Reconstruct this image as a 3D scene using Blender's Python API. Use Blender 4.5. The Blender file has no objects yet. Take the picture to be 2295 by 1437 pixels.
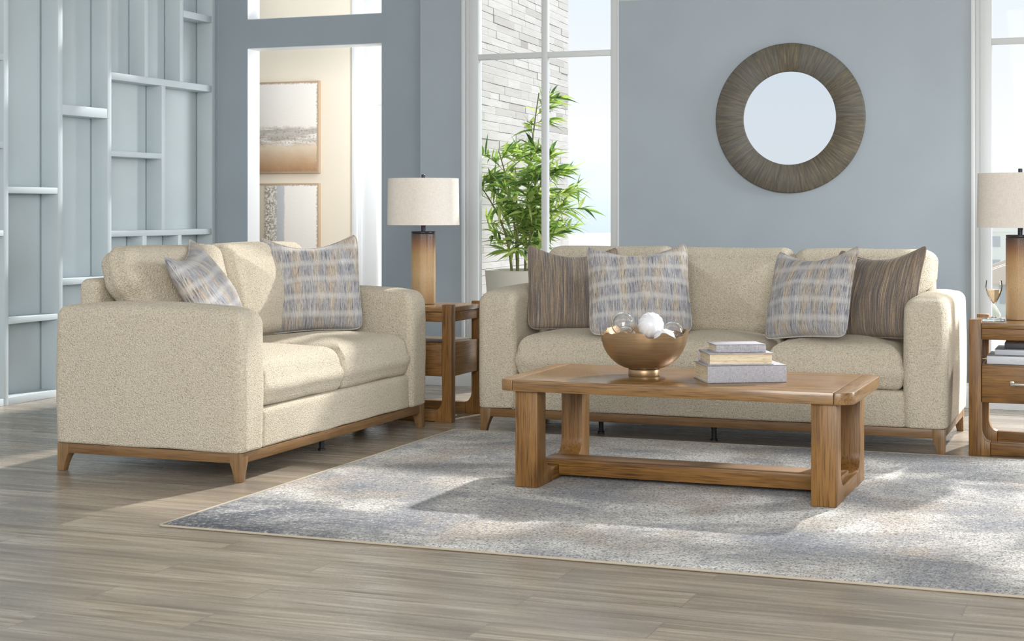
import bpy, bmesh, math, random
from mathutils import Vector, Matrix, Euler, noise
random.seed(7)
C = bpy.context.scene.collection
SC = bpy.context.scene
R = math.radians
PI = math.pi

# ------------------------------------------------------------------ camera
cam_d = bpy.data.cameras.new('camera')
cam = bpy.data.objects.new('camera', cam_d)
C.objects.link(cam)
cam.location = (0, 0, 1.18)
cam.rotation_euler = (R(90), 0, R(21.13))
cam_d.sensor_fit = 'HORIZONTAL'
cam_d.sensor_width = 36
cam_d.lens = 3600 / 2295 * 36
cam_d.shift_y = -(718.5 - 470) / 2295
cam_d.clip_end = 6000
SC.camera = cam

# ------------------------------------------------------------------ world, lights, exposure
SC.view_settings.view_transform = 'Standard'
SC.view_settings.look = 'None'
SC.view_settings.gamma = 1
SC.view_settings.use_curve_mapping = False
SC.view_settings.exposure = 0.24

W = bpy.data.worlds.new('sky'); SC.world = W; W.use_nodes = True
nt = W.node_tree; nt.nodes.clear()
wo = nt.nodes.new('ShaderNodeOutputWorld'); bg = nt.nodes.new('ShaderNodeBackground')
tc = nt.nodes.new('ShaderNodeTexCoord'); sx = nt.nodes.new('ShaderNodeSeparateXYZ'); cr = nt.nodes.new('ShaderNodeValToRGB')
nt.links.new(tc.outputs['Generated'], sx.inputs[0]); nt.links.new(sx.outputs['Z'], cr.inputs[0])
nt.links.new(cr.outputs[0], bg.inputs[0]); nt.links.new(bg.outputs[0], wo.inputs[0])
e = cr.color_ramp.elements
e[0].position = 0.0; e[0].color = (0.99, 0.99, 0.99, 1)
e[1].position = 0.15; e[1].color = (0.80, 0.905, 1.0, 1)
e2 = e.new(0.06); e2.color = (0.97, 0.985, 1.0, 1)
bg.inputs[1].default_value = 0.86

def light(name, kind, loc, energy, color=(1, 1, 1), size=1.0, size_y=None, target=None, direction=None, angle=None, spread=None):
    d = bpy.data.lights.new(name, kind); o = bpy.data.objects.new(name, d); C.objects.link(o)
    o.location = loc; d.energy = energy; d.color = color
    if kind == 'AREA':
        d.size = size
        if size_y: d.shape = 'RECTANGLE'; d.size_y = size_y
        if spread: d.spread = R(spread)
    if angle is not None: d.angle = R(angle)
    v = Vector(direction) if direction else Vector(target) - Vector(loc)
    o.rotation_euler = v.to_track_quat('-Z', 'Y').to_euler()
    return o
light('sun', 'SUN', (-3, 14, 8), 5.0, (1.0, 0.975, 0.94), direction=(-0.21, -0.80, -0.60), angle=1.8)
light('fill_light', 'AREA', (0.4, -1.5, 2.6), 420, (1.0, 0.96, 0.90), size=4.0, size_y=2.4, target=(-3.2, 7.0, 0.8))
light('hall_fill', 'AREA', (-4.72, 10.85, 2.0), 24, (1.0, 0.99, 0.97), size=0.4, size_y=1.6, target=(-6.7, 11.6, 1.7))  # added lamp hidden behind the doorway wall, brightens the hall
light('side_fill', 'AREA', (2.3, 9.0, 1.7), 70, (0.92, 0.96, 1.0), size=0.8, size_y=2.0, target=(-0.8, 8.3, 0.3), spread=90)  # added lamp out of view, brightens the sofa's right arm

# ------------------------------------------------------------------ materials
def lin(c):
    return tuple(((x / 255) / 12.92 if x / 255 <= 0.04045 else ((x / 255 + 0.055) / 1.055) ** 2.4) for x in c)

class NT:
    """small node-graph writer"""
    def __init__(s, name):
        s.m = bpy.data.materials.new(name); s.m.use_nodes = True
        s.t = s.m.node_tree; s.t.nodes.clear()
        s.out = s.t.nodes.new('ShaderNodeOutputMaterial'); s.b = s.t.nodes.new('ShaderNodeBsdfPrincipled')
        s.t.links.new(s.b.outputs[0], s.out.inputs[0])
        s._tc = None
    def n(s, typ, **kw):
        nd = s.t.nodes.new(typ)
        for k, v in kw.items(): setattr(nd, k, v)
        return nd
    def set(s, sock, v):
        if hasattr(v, 'is_linked') or isinstance(v, bpy.types.NodeSocket): s.t.links.new(v, sock)
        elif isinstance(v, (tuple, list)) and len(v) == 3 and sock.type == 'RGBA': sock.default_value = (*v, 1)
        else: sock.default_value = v
    def co(s, scale=(1, 1, 1), rot=(0, 0, 0), loc=(0, 0, 0), kind='Object'):
        if not s._tc: s._tc = s.n('ShaderNodeTexCoord')
        mp = s.n('ShaderNodeMapping'); s.t.links.new(s._tc.outputs[kind], mp.inputs[0])
        mp.inputs['Scale'].default_value = scale; mp.inputs['Rotation'].default_value = rot; mp.inputs['Location'].default_value = loc
        return mp.outputs[0]
    def noise(s, vec, scale=5, detail=2, rough=0.5, dist=0.0):
        nd = s.n('ShaderNodeTexNoise'); s.set(nd.inputs['Vector'], vec)
        nd.inputs['Scale'].default_value = scale; nd.inputs['Detail'].default_value = detail
        nd.inputs['Roughness'].default_value = rough; nd.inputs['Distortion'].default_value = dist
        return nd.outputs['Fac']
    def voro(s, vec, scale=5, feature='F1', rand=1.0, out='Distance'):
        nd = s.n('ShaderNodeTexVoronoi', feature=feature); s.set(nd.inputs['Vector'], vec)
        nd.inputs['Scale'].default_value = scale; nd.inputs['Randomness'].default_value = rand
        return nd.outputs[out]
    def ramp(s, fac, *stops, interp='LINEAR'):
        nd = s.n('ShaderNodeValToRGB'); s.set(nd.inputs[0], fac); nd.color_ramp.interpolation = interp
        el = nd.color_ramp.elements
        while len(el) < len(stops): el.new(0.5)
        for q, (p, c) in zip(el, stops):
            q.position = p; q.color = (*c, 1) if isinstance(c, (tuple, list)) else (c, c, c, 1)
        return nd.outputs[0]
    def mix(s, fac, a, b, mode='MIX'):
        nd = s.n('ShaderNodeMix', data_type='RGBA', blend_type=mode)
        s.set(nd.inputs[0], fac); s.set(nd.inputs[6], a); s.set(nd.inputs[7], b)
        return nd.outputs[2]
    def math(s, op, a, b=0.0, clamp=False):
        nd = s.n('ShaderNodeMath', operation=op, use_clamp=clamp); s.set(nd.inputs[0], a); s.set(nd.inputs[1], b)
        return nd.outputs[0]
    def sep(s, vec):
        nd = s.n('ShaderNodeSeparateXYZ'); s.set(nd.inputs[0], vec); return nd.outputs
    def bump(s, h, strength=0.5, dist=0.01):
        nd = s.n('ShaderNodeBump'); s.set(nd.inputs['Height'], h)
        nd.inputs['Strength'].default_value = strength; nd.inputs['Distance'].default_value = dist
        s.t.links.new(nd.outputs[0], s.b.inputs['Normal'])
    def fin(s, color=None, rough=None, **kw):
        if color is not None: s.set(s.b.inputs['Base Color'], color)
        if rough is not None: s.set(s.b.inputs['Roughness'], rough)
        for k, v in kw.items(): s.set(s.b.inputs[k.replace('_', ' ')], v)
        return s.m

def plain(name, rgb, rough=0.6, **kw):
    g = NT(name); return g.fin(lin(rgb), rough, **kw)

def paint(name, rgb, rough=0.55, amt=0.03, bump=0.05):
    g = NT(name); v = g.co()
    n1 = g.noise(v, 3, 4); c = lin(rgb)
    col = g.ramp(n1, (0.3, tuple(x * (1 - amt) for x in c)), (0.7, tuple(x * (1 + amt) for x in c)))
    g.bump(g.noise(v, 350, 2), bump, 0.001)
    return g.fin(col, rough)

def wood(name, dark, mid, pale, axis='x', scale=1.0, rough=0.42, spec=0.4, fleck=0.8):
    g = NT(name)
    st = {'x': (1.6, 15, 15), 'y': (15, 1.6, 15), 'z': (15, 15, 1.6)}[axis]
    st = tuple(q * scale for q in st)
    fine = {'x': (6, 190, 190), 'y': (190, 6, 190), 'z': (190, 190, 6)}[axis]
    v = g.co(st); n1 = g.noise(v, 1.6, 5, 0.6, 0.9)
    f = g.noise(g.co(fine), 1.0, 3, 0.6)
    big = g.noise(g.co((1.3, 1.3, 1.3)), 2.2, 2)
    col = g.ramp(n1, (0.25, lin(dark)), (0.47, lin(mid)), (0.75, lin(pale)))
    col = g.mix(g.ramp(f, (0.36, fleck), (0.50, 0.0)), col, tuple(x * 0.45 for x in lin(dark)))
    col = g.mix(g.ramp(big, (0.35, 0.0), (0.7, 0.35)), col, lin(pale))
    g.bump(f, 0.18, 0.0015)
    return g.fin(col, rough, Specular_IOR_Level=spec)

def boucle():
    g = NT('boucle_fabric'); v = g.co()
    w = g.noise(v, 60, 2)
    wv = g.n('ShaderNodeVectorMath', operation='ADD')
    g.set(wv.inputs[0], v)
    sc = g.n('ShaderNodeVectorMath', operation='SCALE')
    nz = g.n('ShaderNodeTexNoise'); g.set(nz.inputs['Vector'], v); nz.inputs['Scale'].default_value = 90; nz.inputs['Detail'].default_value = 2
    g.set(sc.inputs[0], nz.outputs['Color']); sc.inputs['Scale'].default_value = 0.012
    g.set(wv.inputs[1], sc.outputs[0])
    vo = g.voro(wv.outputs[0], 185, 'F1', 1.0)
    n2 = g.noise(v, 270, 3, 0.65)
    h = g.math('SUBTRACT', g.math('MULTIPLY', n2, 0.9), g.math('MULTIPLY', vo, 0.85))
    big = g.noise(v, 9, 3)
    yarn = g.ramp(n2, (0.30, lin((195, 179, 152))), (0.5, lin((229, 216, 193))), (0.70, lin((244, 236, 219))))
    col = g.mix(g.ramp(vo, (0.50, 0.0), (0.90, 0.5)), yarn, lin((140, 120, 92)))  # crevices between loops darkened in the colour, standing in for their shade
    col = g.mix(g.ramp(big, (0.35, 0.0), (0.7, 0.22)), col, lin((226, 215, 194)))
    g.bump(h, 1.0, 0.008)
    return g.fin(col, 0.95, Sheen_Weight=0.12, Sheen_Roughness=0.6, Specular_IOR_Level=0.1)

def weave_plaid():
    g = NT('plaid_weave_fabric'); v = g.co()
    s = g.sep(v)
    st = g.noise(g.co((420, 10, 20)), 1.0, 3, 0.7)
    st2 = g.noise(g.co((230, 8, 14), loc=(3, 1, 7)), 1.0, 3, 0.6)
    blk = g.noise(g.co((19, 3, 5), loc=(5, 2, 1)), 1.0, 2, 0.5)
    gr = g.noise(g.co((420, 420, 300)), 1.0, 2, 0.6)
    blue, navy, tan, cream = lin((142, 143, 150)), lin((62, 65, 78)), lin((176, 160, 138)), lin((196, 192, 186))
    base = g.mix(g.ramp(blk, (0.44, 0.0), (0.56, 1.0)), blue, tan)
    base = g.mix(g.ramp(st2, (0.40, 0.0), (0.62, 0.75)), base, cream)
    base = g.mix(g.ramp(st, (0.35, 0.85), (0.50, 0.0)), base, navy)
    bandn = g.noise(g.co((5, 5, 5)), 1.0, 1)
    band = g.math('SINE', g.math('ADD', g.math('MULTIPLY', s[2], 70.0), g.math('MULTIPLY', bandn, 2.5)))
    base = g.mix(g.ramp(band, (0.2, 0.0), (1.0, 0.5)), base, lin((200, 197, 193)))
    base = g.mix(g.ramp(gr, (0.34, 0.5), (0.5, 0.0)), base, lin((110, 110, 118)))
    g.bump(g.math('ADD', gr, st), 0.35, 0.002)
    return g.fin(base, 0.9, Sheen_Weight=0.1, Specular_IOR_Level=0.15)

def weave_stripe():
    g = NT('striped_weave_fabric'); v = g.co()
    st = g.noise(g.co((430, 5, 6)), 1.0, 3, 0.75)
    st2 = g.noise(g.co((210, 4, 4), loc=(9, 4, 2)), 1.0, 3, 0.7)
    gr = g.noise(g.co((420, 420, 240)), 1.0, 2, 0.6)
    col = g.ramp(st2, (0.32, lin((84, 82, 94))), (0.45, lin((114, 107, 102))), (0.55, lin((138, 122, 102))), (0.68, lin((176, 158, 134))))
    col = g.mix(g.ramp(st, (0.33, 0.85), (0.47, 0.0)), col, lin((78, 70, 72)))
    col = g.mix(g.ramp(st, (0.56, 0.0), (0.70, 0.6)), col, lin((196, 184, 168)))
    col = g.mix(g.ramp(gr, (0.34, 0.5), (0.5, 0.0)), col, lin((70, 62, 60)))
    g.bump(g.math('ADD', gr, st), 0.35, 0.002)
    return g.fin(col, 0.9, Sheen_Weight=0.08, Specular_IOR_Level=0.15)

def floor_mat():
    g = NT('grey_oak_planks'); v = g.co()
    br = g.n('ShaderNodeTexBrick', offset=0.37, offset_frequency=2)
    g.set(br.inputs['Vector'], v)
    br.inputs['Color1'].default_value = (0, 0, 0, 1); br.inputs['Color2'].default_value = (1, 1, 1, 1)
    br.inputs['Mortar'].default_value = (0.5, 0.5, 0.5, 1)
    br.inputs['Scale'].default_value = 1.0; br.inputs['Mortar Size'].default_value = 0.0016
    br.inputs['Mortar Smooth'].default_value = 0.1; br.inputs['Brick Width'].default_value = 1.25; br.inputs['Row Height'].default_value = 0.185
    rnd = br.outputs['Color']
    off = g.n('ShaderNodeVectorMath', operation='MULTIPLY_ADD')
    g.set(off.inputs[0], rnd); off.inputs[1].default_value = (7, 5, 3); g.set(off.inputs[2], v)
    def st(scale, s, d, r, dist=0.0):
        mp = g.n('ShaderNodeMapping'); g.set(mp.inputs[0], off.outputs[0]); mp.inputs['Scale'].default_value = scale
        return g.noise(mp.outputs[0], s, d, r, dist)
    grain = st((1.1, 16, 1), 1.3, 6, 0.62, 0.8)
    fine = st((3, 120, 1), 1.0, 3, 0.6)
    blot = st((1.0, 3.2, 1), 1.1, 3, 0.5)
    col = g.ramp(grain, (0.30, lin((100, 87, 73))), (0.46, lin((150, 137, 119))), (0.60, lin((174, 162, 145))), (0.8, lin((190, 180, 164))))
    col = g.mix(g.ramp(blot, (0.42, 0.0), (0.66, 0.7)), col, lin((108, 99, 89)))
    col = g.mix(g.ramp(fine, (0.36, 0.4), (0.5, 0.0)), col, lin((112, 100, 90)))
    sep = g.sep(rnd)
    col = g.mix(g.math('MULTIPLY', sep[0], 0.18), col, lin((176, 168, 158)))
    col = g.mix(g.math('MULTIPLY', br.outputs['Fac'], 0.55), col, lin((96, 86, 76)))
    h = g.math('SUBTRACT', g.math('MULTIPLY', fine, 0.25), br.outputs['Fac'])
    g.bump(h, 0.16, 0.002)
    return g.fin(col, g.ramp(grain, (0.3, 0.34), (0.7, 0.22)), Specular_IOR_Level=0.5)

def rug_mat():
    g = NT('abstract_pile_rug'); v = g.co()
    a = g.noise(g.co((1.0, 1.25, 1), loc=(2.3, 0.4, 0)), 1.5, 5, 0.62, 0.4)
    b = g.noise(g.co((1.3, 1.0, 1), loc=(8.1, 3.4, 0)), 1.7, 4, 0.6, 0.3)
    c = g.noise(g.co((2.2, 14, 1), loc=(1.1, 6.0, 0)), 2.0, 4, 0.65)
    yarn = g.noise(g.co((120, 80, 1)), 1.0, 3, 0.7)
    speck = g.noise(g.co((48, 40, 1), loc=(4, 4, 0)), 1.0, 4, 0.8)
    cream, grey, blue, navy, taupe = lin((210, 206, 199)), lin((162, 160, 158)), lin((137, 140, 146)), lin((58, 66, 79)), lin((176, 163, 148))
    col = g.ramp(a, (0.33, blue), (0.45, grey), (0.56, cream), (0.70, lin((228, 225, 220))))
    col = g.mix(g.ramp(b, (0.50, 0.0), (0.64, 0.75)), col, taupe)
    col = g.mix(g.ramp(b, (0.30, 0.8), (0.44, 0.0)), col, blue)
    # the corner end of the rug is dyed a deeper slate
    sp = g.sep(v)
    d = g.math('ADD', g.math('MULTIPLY', sp[0], 0.55), g.math('MULTIPLY', sp[1], 0.75))
    dm = g.math('ADD', g.ramp(d, (0.0, 1.15), (1.25, 0.0)), g.math('MULTIPLY', g.math('SUBTRACT', a, 0.5), -1.8))
    msk = g.math('MULTIPLY', g.ramp(speck, (0.45, 1.0), (0.68, 0.35)), g.ramp(dm, (0.30, 0.0), (0.85, 0.95)))
    col = g.mix(msk, col, navy)
    pale = g.math('MULTIPLY', g.ramp(g.math('ADD', sp[1], g.math('MULTIPLY', a, 0.7)), (0.55, 1.0), (0.95, 0.0)), g.ramp(g.math('ADD', sp[0], a), (1.55, 0.0), (2.0, 1.0)))
    col = g.mix(g.math('MULTIPLY', pale, 0.65), col, lin((232, 229, 223)))
    col = g.mix(g.ramp(c, (0.36, 0.5), (0.5, 0.0)), col, grey)
    col = g.mix(g.ramp(speck, (0.35, 0.9), (0.47, 0.0)), col, lin((84, 90, 102)))
    col = g.mix(g.ramp(speck, (0.56, 0.0), (0.70, 0.7)), col, lin((234, 231, 225)))
    sep_ = g.math('MULTIPLY', g.math('SINE', g.math('MULTIPLY', sp[0], 330.0)), g.math('SINE', g.math('MULTIPLY', sp[1], 260.0)))
    col = g.mix(g.math('MULTIPLY', g.ramp(sep_, (0.45, 0.0), (0.9, 0.55)), g.ramp(c, (0.48, 0.0), (0.56, 1.0))), col, lin((120, 118, 116)))
    col = g.mix(g.ramp(yarn, (0.38, 0.8), (0.5, 0.0)), col, lin((92, 92, 94)))
    row = g.math('SINE', g.math('MULTIPLY', sp[1], 420.0))
    h = g.math('ADD', g.math('MULTIPLY', yarn, 1.3), g.math('ADD', g.math('MULTIPLY', row, 0.18), speck))
    g.bump(h, 0.75, 0.006)
    return g.fin(col, 0.95, Specular_IOR_Level=0.05, Sheen_Weight=0.08)

def mirror_frame_mat():
    g = NT('weathered_radial_wood'); v = g.co(); s = g.sep(v)
    ang = g.math('ARCTAN2', s[2], s[0])
    seg = g.math('FLOOR', g.math('MULTIPLY', ang, 18 / (2 * PI)))
    rad = g.math('SQRT', g.math('ADD', g.math('MULTIPLY', s[0], s[0]), g.math('MULTIPLY', s[2], s[2])))
    cv = g.n('ShaderNodeCombineXYZ'); g.set(cv.inputs[0], g.math('MULTIPLY', ang, 36.0)); g.set(cv.inputs[1], g.math('MULTIPLY', rad, 9.0)); g.set(cv.inputs[2], g.math('MULTIPLY', seg, 3.7))
    n1 = g.noise(cv.outputs[0], 1.0, 5, 0.65, 0.5)
    cv2 = g.n('ShaderNodeCombineXYZ'); g.set(cv2.inputs[0], g.math('MULTIPLY', ang, 120.0)); g.set(cv2.inputs[1], g.math('MULTIPLY', rad, 7.0))
    f = g.noise(cv2.outputs[0], 1.0, 3, 0.6)
    wn = g.n('ShaderNodeTexWhiteNoise', noise_dimensions='1D'); g.set(wn.inputs['W'], seg)
    col = g.ramp(n1, (0.25, lin((60, 57, 52))), (0.5, lin((92, 85, 70))), (0.75, lin((126, 112, 86))))
    col = g.mix(g.math('MULTIPLY', wn.outputs['Value'], 0.4), col, lin((98, 102, 104)))
    col = g.mix(g.ramp(f, (0.33, 0.6), (0.48, 0.0)), col, lin((64, 60, 56)))
    fr = g.math('FRACT', g.math('MULTIPLY', ang, 18 / (2 * PI)))
    edge = g.math('GREATER_THAN', g.math('ABSOLUTE', g.math('SUBTRACT', fr, 0.5)), 0.485)
    col = g.mix(g.math('MULTIPLY', edge, 0.6), col, lin((58, 54, 50)))
    g.bump(f, 0.3, 0.002)
    return g.fin(col, 0.6)

def glaze_mat():
    g = NT('reactive_glaze'); v = g.co(); s = g.sep(v)
    ang = g.math('ARCTAN2', s[1], s[0])
    cv = g.n('ShaderNodeCombineXYZ'); g.set(cv.inputs[0], g.math('MULTIPLY', ang, 26.0)); g.set(cv.inputs[1], g.math('MULTIPLY', s[2], 6.0))
    n1 = g.noise(cv.outputs[0], 1.0, 3, 0.6)
    zz = g.math('ADD', s[2], g.math('MULTIPLY', g.math('SUBTRACT', n1, 0.5), 0.06))
    col = g.ramp(g.math('DIVIDE', zz, 0.42), (0.0, lin((156, 124, 86))), (0.42, lin((178, 150, 110))), (0.68, lin((164, 130, 86))), (0.84, lin((116, 78, 48))), (0.97, lin((42, 33, 34))))
    fine = g.noise(g.co((160, 160, 160)), 1.0, 2)
    rib = g.math('SINE', g.math('MULTIPLY', ang, 90.0))
    col = g.mix(g.ramp(fine, (0.35, 0.25), (0.5, 0.0)), col, lin((120, 92, 64)))
    g.bump(g.math('ADD', g.math('MULTIPLY', rib, 0.4), fine), 0.25, 0.002)
    return g.fin(col, 0.28, Specular_IOR_Level=0.5)

def linen_mat():
    g = NT('linen_shade_cloth'); v = g.co()
    a = g.noise(g.co((40, 40, 620)), 1.0, 2, 0.6); b = g.noise(g.co((620, 620, 40)), 1.0, 2, 0.6)
    col = g.ramp(g.math('ADD', g.math('MULTIPLY', a, 0.5), g.math('MULTIPLY', b, 0.5)), (0.36, lin((206, 198, 188))), (0.64, lin((226, 219, 210))))
    g.bump(g.math('ADD', a, b), 0.12, 0.001)
    m = g.fin(col, 0.9, Specular_IOR_Level=0.1)
    return m

def gold_mat():
    g = NT('brushed_antique_gold'); v = g.co((1, 1, 1)); s = g.sep(v)
    n1 = g.noise(g.co((6, 6, 160)), 1.0, 3, 0.6); n2 = g.noise(v, 14, 3)
    col = g.ramp(n1, (0.3, lin((142, 116, 84))), (0.7, lin((168, 141, 108))))
    col = g.mix(g.ramp(n2, (0.4, 0.0), (0.7, 0.4)), col, lin((152, 124, 92)))
    g.bump(n1, 0.1, 0.001)
    return g.fin(col, 0.38, Metallic=0.65)

def canvas_mat(kind):
    g = NT('abstract_paint_' + kind); v = g.co(); s = g.sep(v)
    n1 = g.noise(v, 9, 5, 0.65); n2 = g.noise(v, 60, 4, 0.7); n3 = g.noise(g.co((3, 3, 22)), 1.0, 4, 0.6)
    white, ochre, grey, bronze = lin((236, 232, 226)), lin((188, 150, 112)), lin((172, 168, 162)), lin((140, 122, 104))
    if kind == 'horizon':
        z = g.math('ADD', g.math('DIVIDE', s[2], 0.75), g.math('MULTIPLY', g.math('SUBTRACT', n1, 0.5), 0.10))
        col = g.ramp(z, (0.02, lin((172, 132, 96))), (0.15, lin((200, 170, 138))), (0.29, lin((222, 206, 184))), (0.36, lin((176, 168, 158))), (0.43, lin((196, 192, 186))), (0.48, lin((182, 176, 168))), (0.52, white))
        band = g.ramp(z, (0.28, 0.0), (0.34, 1.0), (0.48, 1.0), (0.53, 0.0))
        col = g.mix(g.math('MULTIPLY', band, g.ramp(n3, (0.5, 0.0), (0.6, 0.95))), col, white)
        col = g.mix(g.math('MULTIPLY', band, g.ramp(n2, (0.36, 0.7), (0.47, 0.0))), col, bronze)
    else:
        x = g.math('ADD', g.math('DIVIDE', s[0], 0.75), g.math('MULTIPLY', g.math('SUBTRACT', n1, 0.5), 0.05))
        col = g.ramp(x, (0.20, lin((222, 210, 190))), (0.32, lin((208, 196, 176))), (0.345, lin((146, 132, 114))), (0.46, lin((172, 164, 154))), (0.50, lin((186, 190, 194))), (0.57, lin((192, 194, 196))), (0.59, white))
        band = g.ramp(x, (0.32, 0.0), (0.36, 1.0), (0.48, 1.0), (0.5, 0.0))
        col = g.mix(g.math('MULTIPLY', band, g.ramp(n2, (0.45, 0.0), (0.56, 0.9))), col, white)
    # scraped border where the ground shows
    ex = g.math('ABSOLUTE', g.math('SUBTRACT', g.math('DIVIDE', s[0], 0.75), 0.5)); ez = g.math('ABSOLUTE', g.math('SUBTRACT', g.math('DIVIDE', s[2], 0.75), 0.5))
    ed = g.math('ADD', g.math('MAXIMUM', ex, ez), g.math('MULTIPLY', g.math('SUBTRACT', n2, 0.5), 0.05))
    col = g.mix(g.ramp(ed, (0.470, 0.0), (0.482, 1.0)), col, lin((176, 154, 130)))
    g.bump(g.math('ADD', n1, n2), 0.3, 0.004)
    return g.fin(col, 0.7)

def leaf_mat():
    g = NT('bamboo_leaf'); oi = g.n('ShaderNodeObjectInfo')
    at = g.n('ShaderNodeAttribute', attribute_name='tint')
    col = g.ramp(at.outputs['Fac'], (0.0, lin((70, 104, 56))), (0.30, lin((118, 156, 72))), (0.6, lin((172, 200, 98))), (1.0, lin((222, 230, 150))))
    tr = g.n('ShaderNodeBsdfTranslucent'); g.set(tr.inputs[0], col)
    mx = g.n('ShaderNodeMixShader'); mx.inputs[0].default_value = 0.5
    g.fin(col, 0.38)
    g.t.links.new(g.b.outputs[0], mx.inputs[1]); g.t.links.new(tr.outputs[0], mx.inputs[2]); g.t.links.new(mx.outputs[0], g.out.inputs[0])
    return g.m

def glass_mat(name, color=(1, 1, 1), ior=1.45, rough=0.0, thin=False):
    g = NT(name)
    if thin:
        tr = g.n('ShaderNodeBsdfTransparent'); gl = g.n('ShaderNodeBsdfGlossy'); gl.inputs['Roughness'].default_value = 0.02
        fr = g.n('ShaderNodeFresnel'); fr.inputs[0].default_value = 1.10
        mx = g.n('ShaderNodeMixShader'); g.set(mx.inputs[0], fr.outputs[0])
        g.t.links.new(tr.outputs[0], mx.inputs[1]); g.t.links.new(gl.outputs[0], mx.inputs[2]); g.t.links.new(mx.outputs[0], g.out.inputs[0])
        return g.m
    return g.fin(color, rough, Transmission_Weight=1.0, IOR=ior)

def cloth_book():
    g = NT('grey_book_cloth'); a = g.noise(g.co((500, 500, 60)), 1.0, 2, 0.6); b = g.noise(g.co((60, 500, 500)), 1.0, 2, 0.6)
    col = g.ramp(g.math('ADD', g.math('MULTIPLY', a, 0.5), g.math('MULTIPLY', b, 0.5)), (0.36, lin((140, 138, 144))), (0.62, lin((178, 177, 182))))
    g.bump(a, 0.2, 0.001)
    return g.fin(col, 0.85, Specular_IOR_Level=0.15)

def page_mat():
    g = NT('book_pages'); a = g.noise(g.co((7, 7, 700)), 1.0, 3, 0.7); n2 = g.noise(g.co((30, 30, 160)), 1.0, 3, 0.7)
    col = g.ramp(a, (0.32, lin((168, 146, 112))), (0.5, lin((214, 198, 168))), (0.7, lin((230, 218, 194))))
    col = g.mix(g.ramp(n2, (0.3, 0.6), (0.45, 0.0)), col, lin((150, 122, 88)))
    g.bump(a, 0.4, 0.001)
    return g.fin(col, 0.8)

def stone_mat():
    g = NT('pale_stacked_stone'); v = g.co()
    at = g.n('ShaderNodeAttribute', attribute_name='tint')
    c = g.ramp(at.outputs['Fac'], (0.0, lin((158, 153, 149))), (0.25, lin((184, 181, 178))), (1.0, lin((202, 200, 198))))
    n1 = g.noise(g.co((3, 3, 30)), 1.0, 4, 0.65)
    c = g.mix(g.ramp(n1, (0.38, 0.35), (0.55, 0.0)), c, lin((172, 168, 164)))
    g.bump(g.noise(g.co((8, 8, 70)), 1.0, 4, 0.6), 0.4, 0.004)
    return g.fin(c, 0.8)

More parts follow.
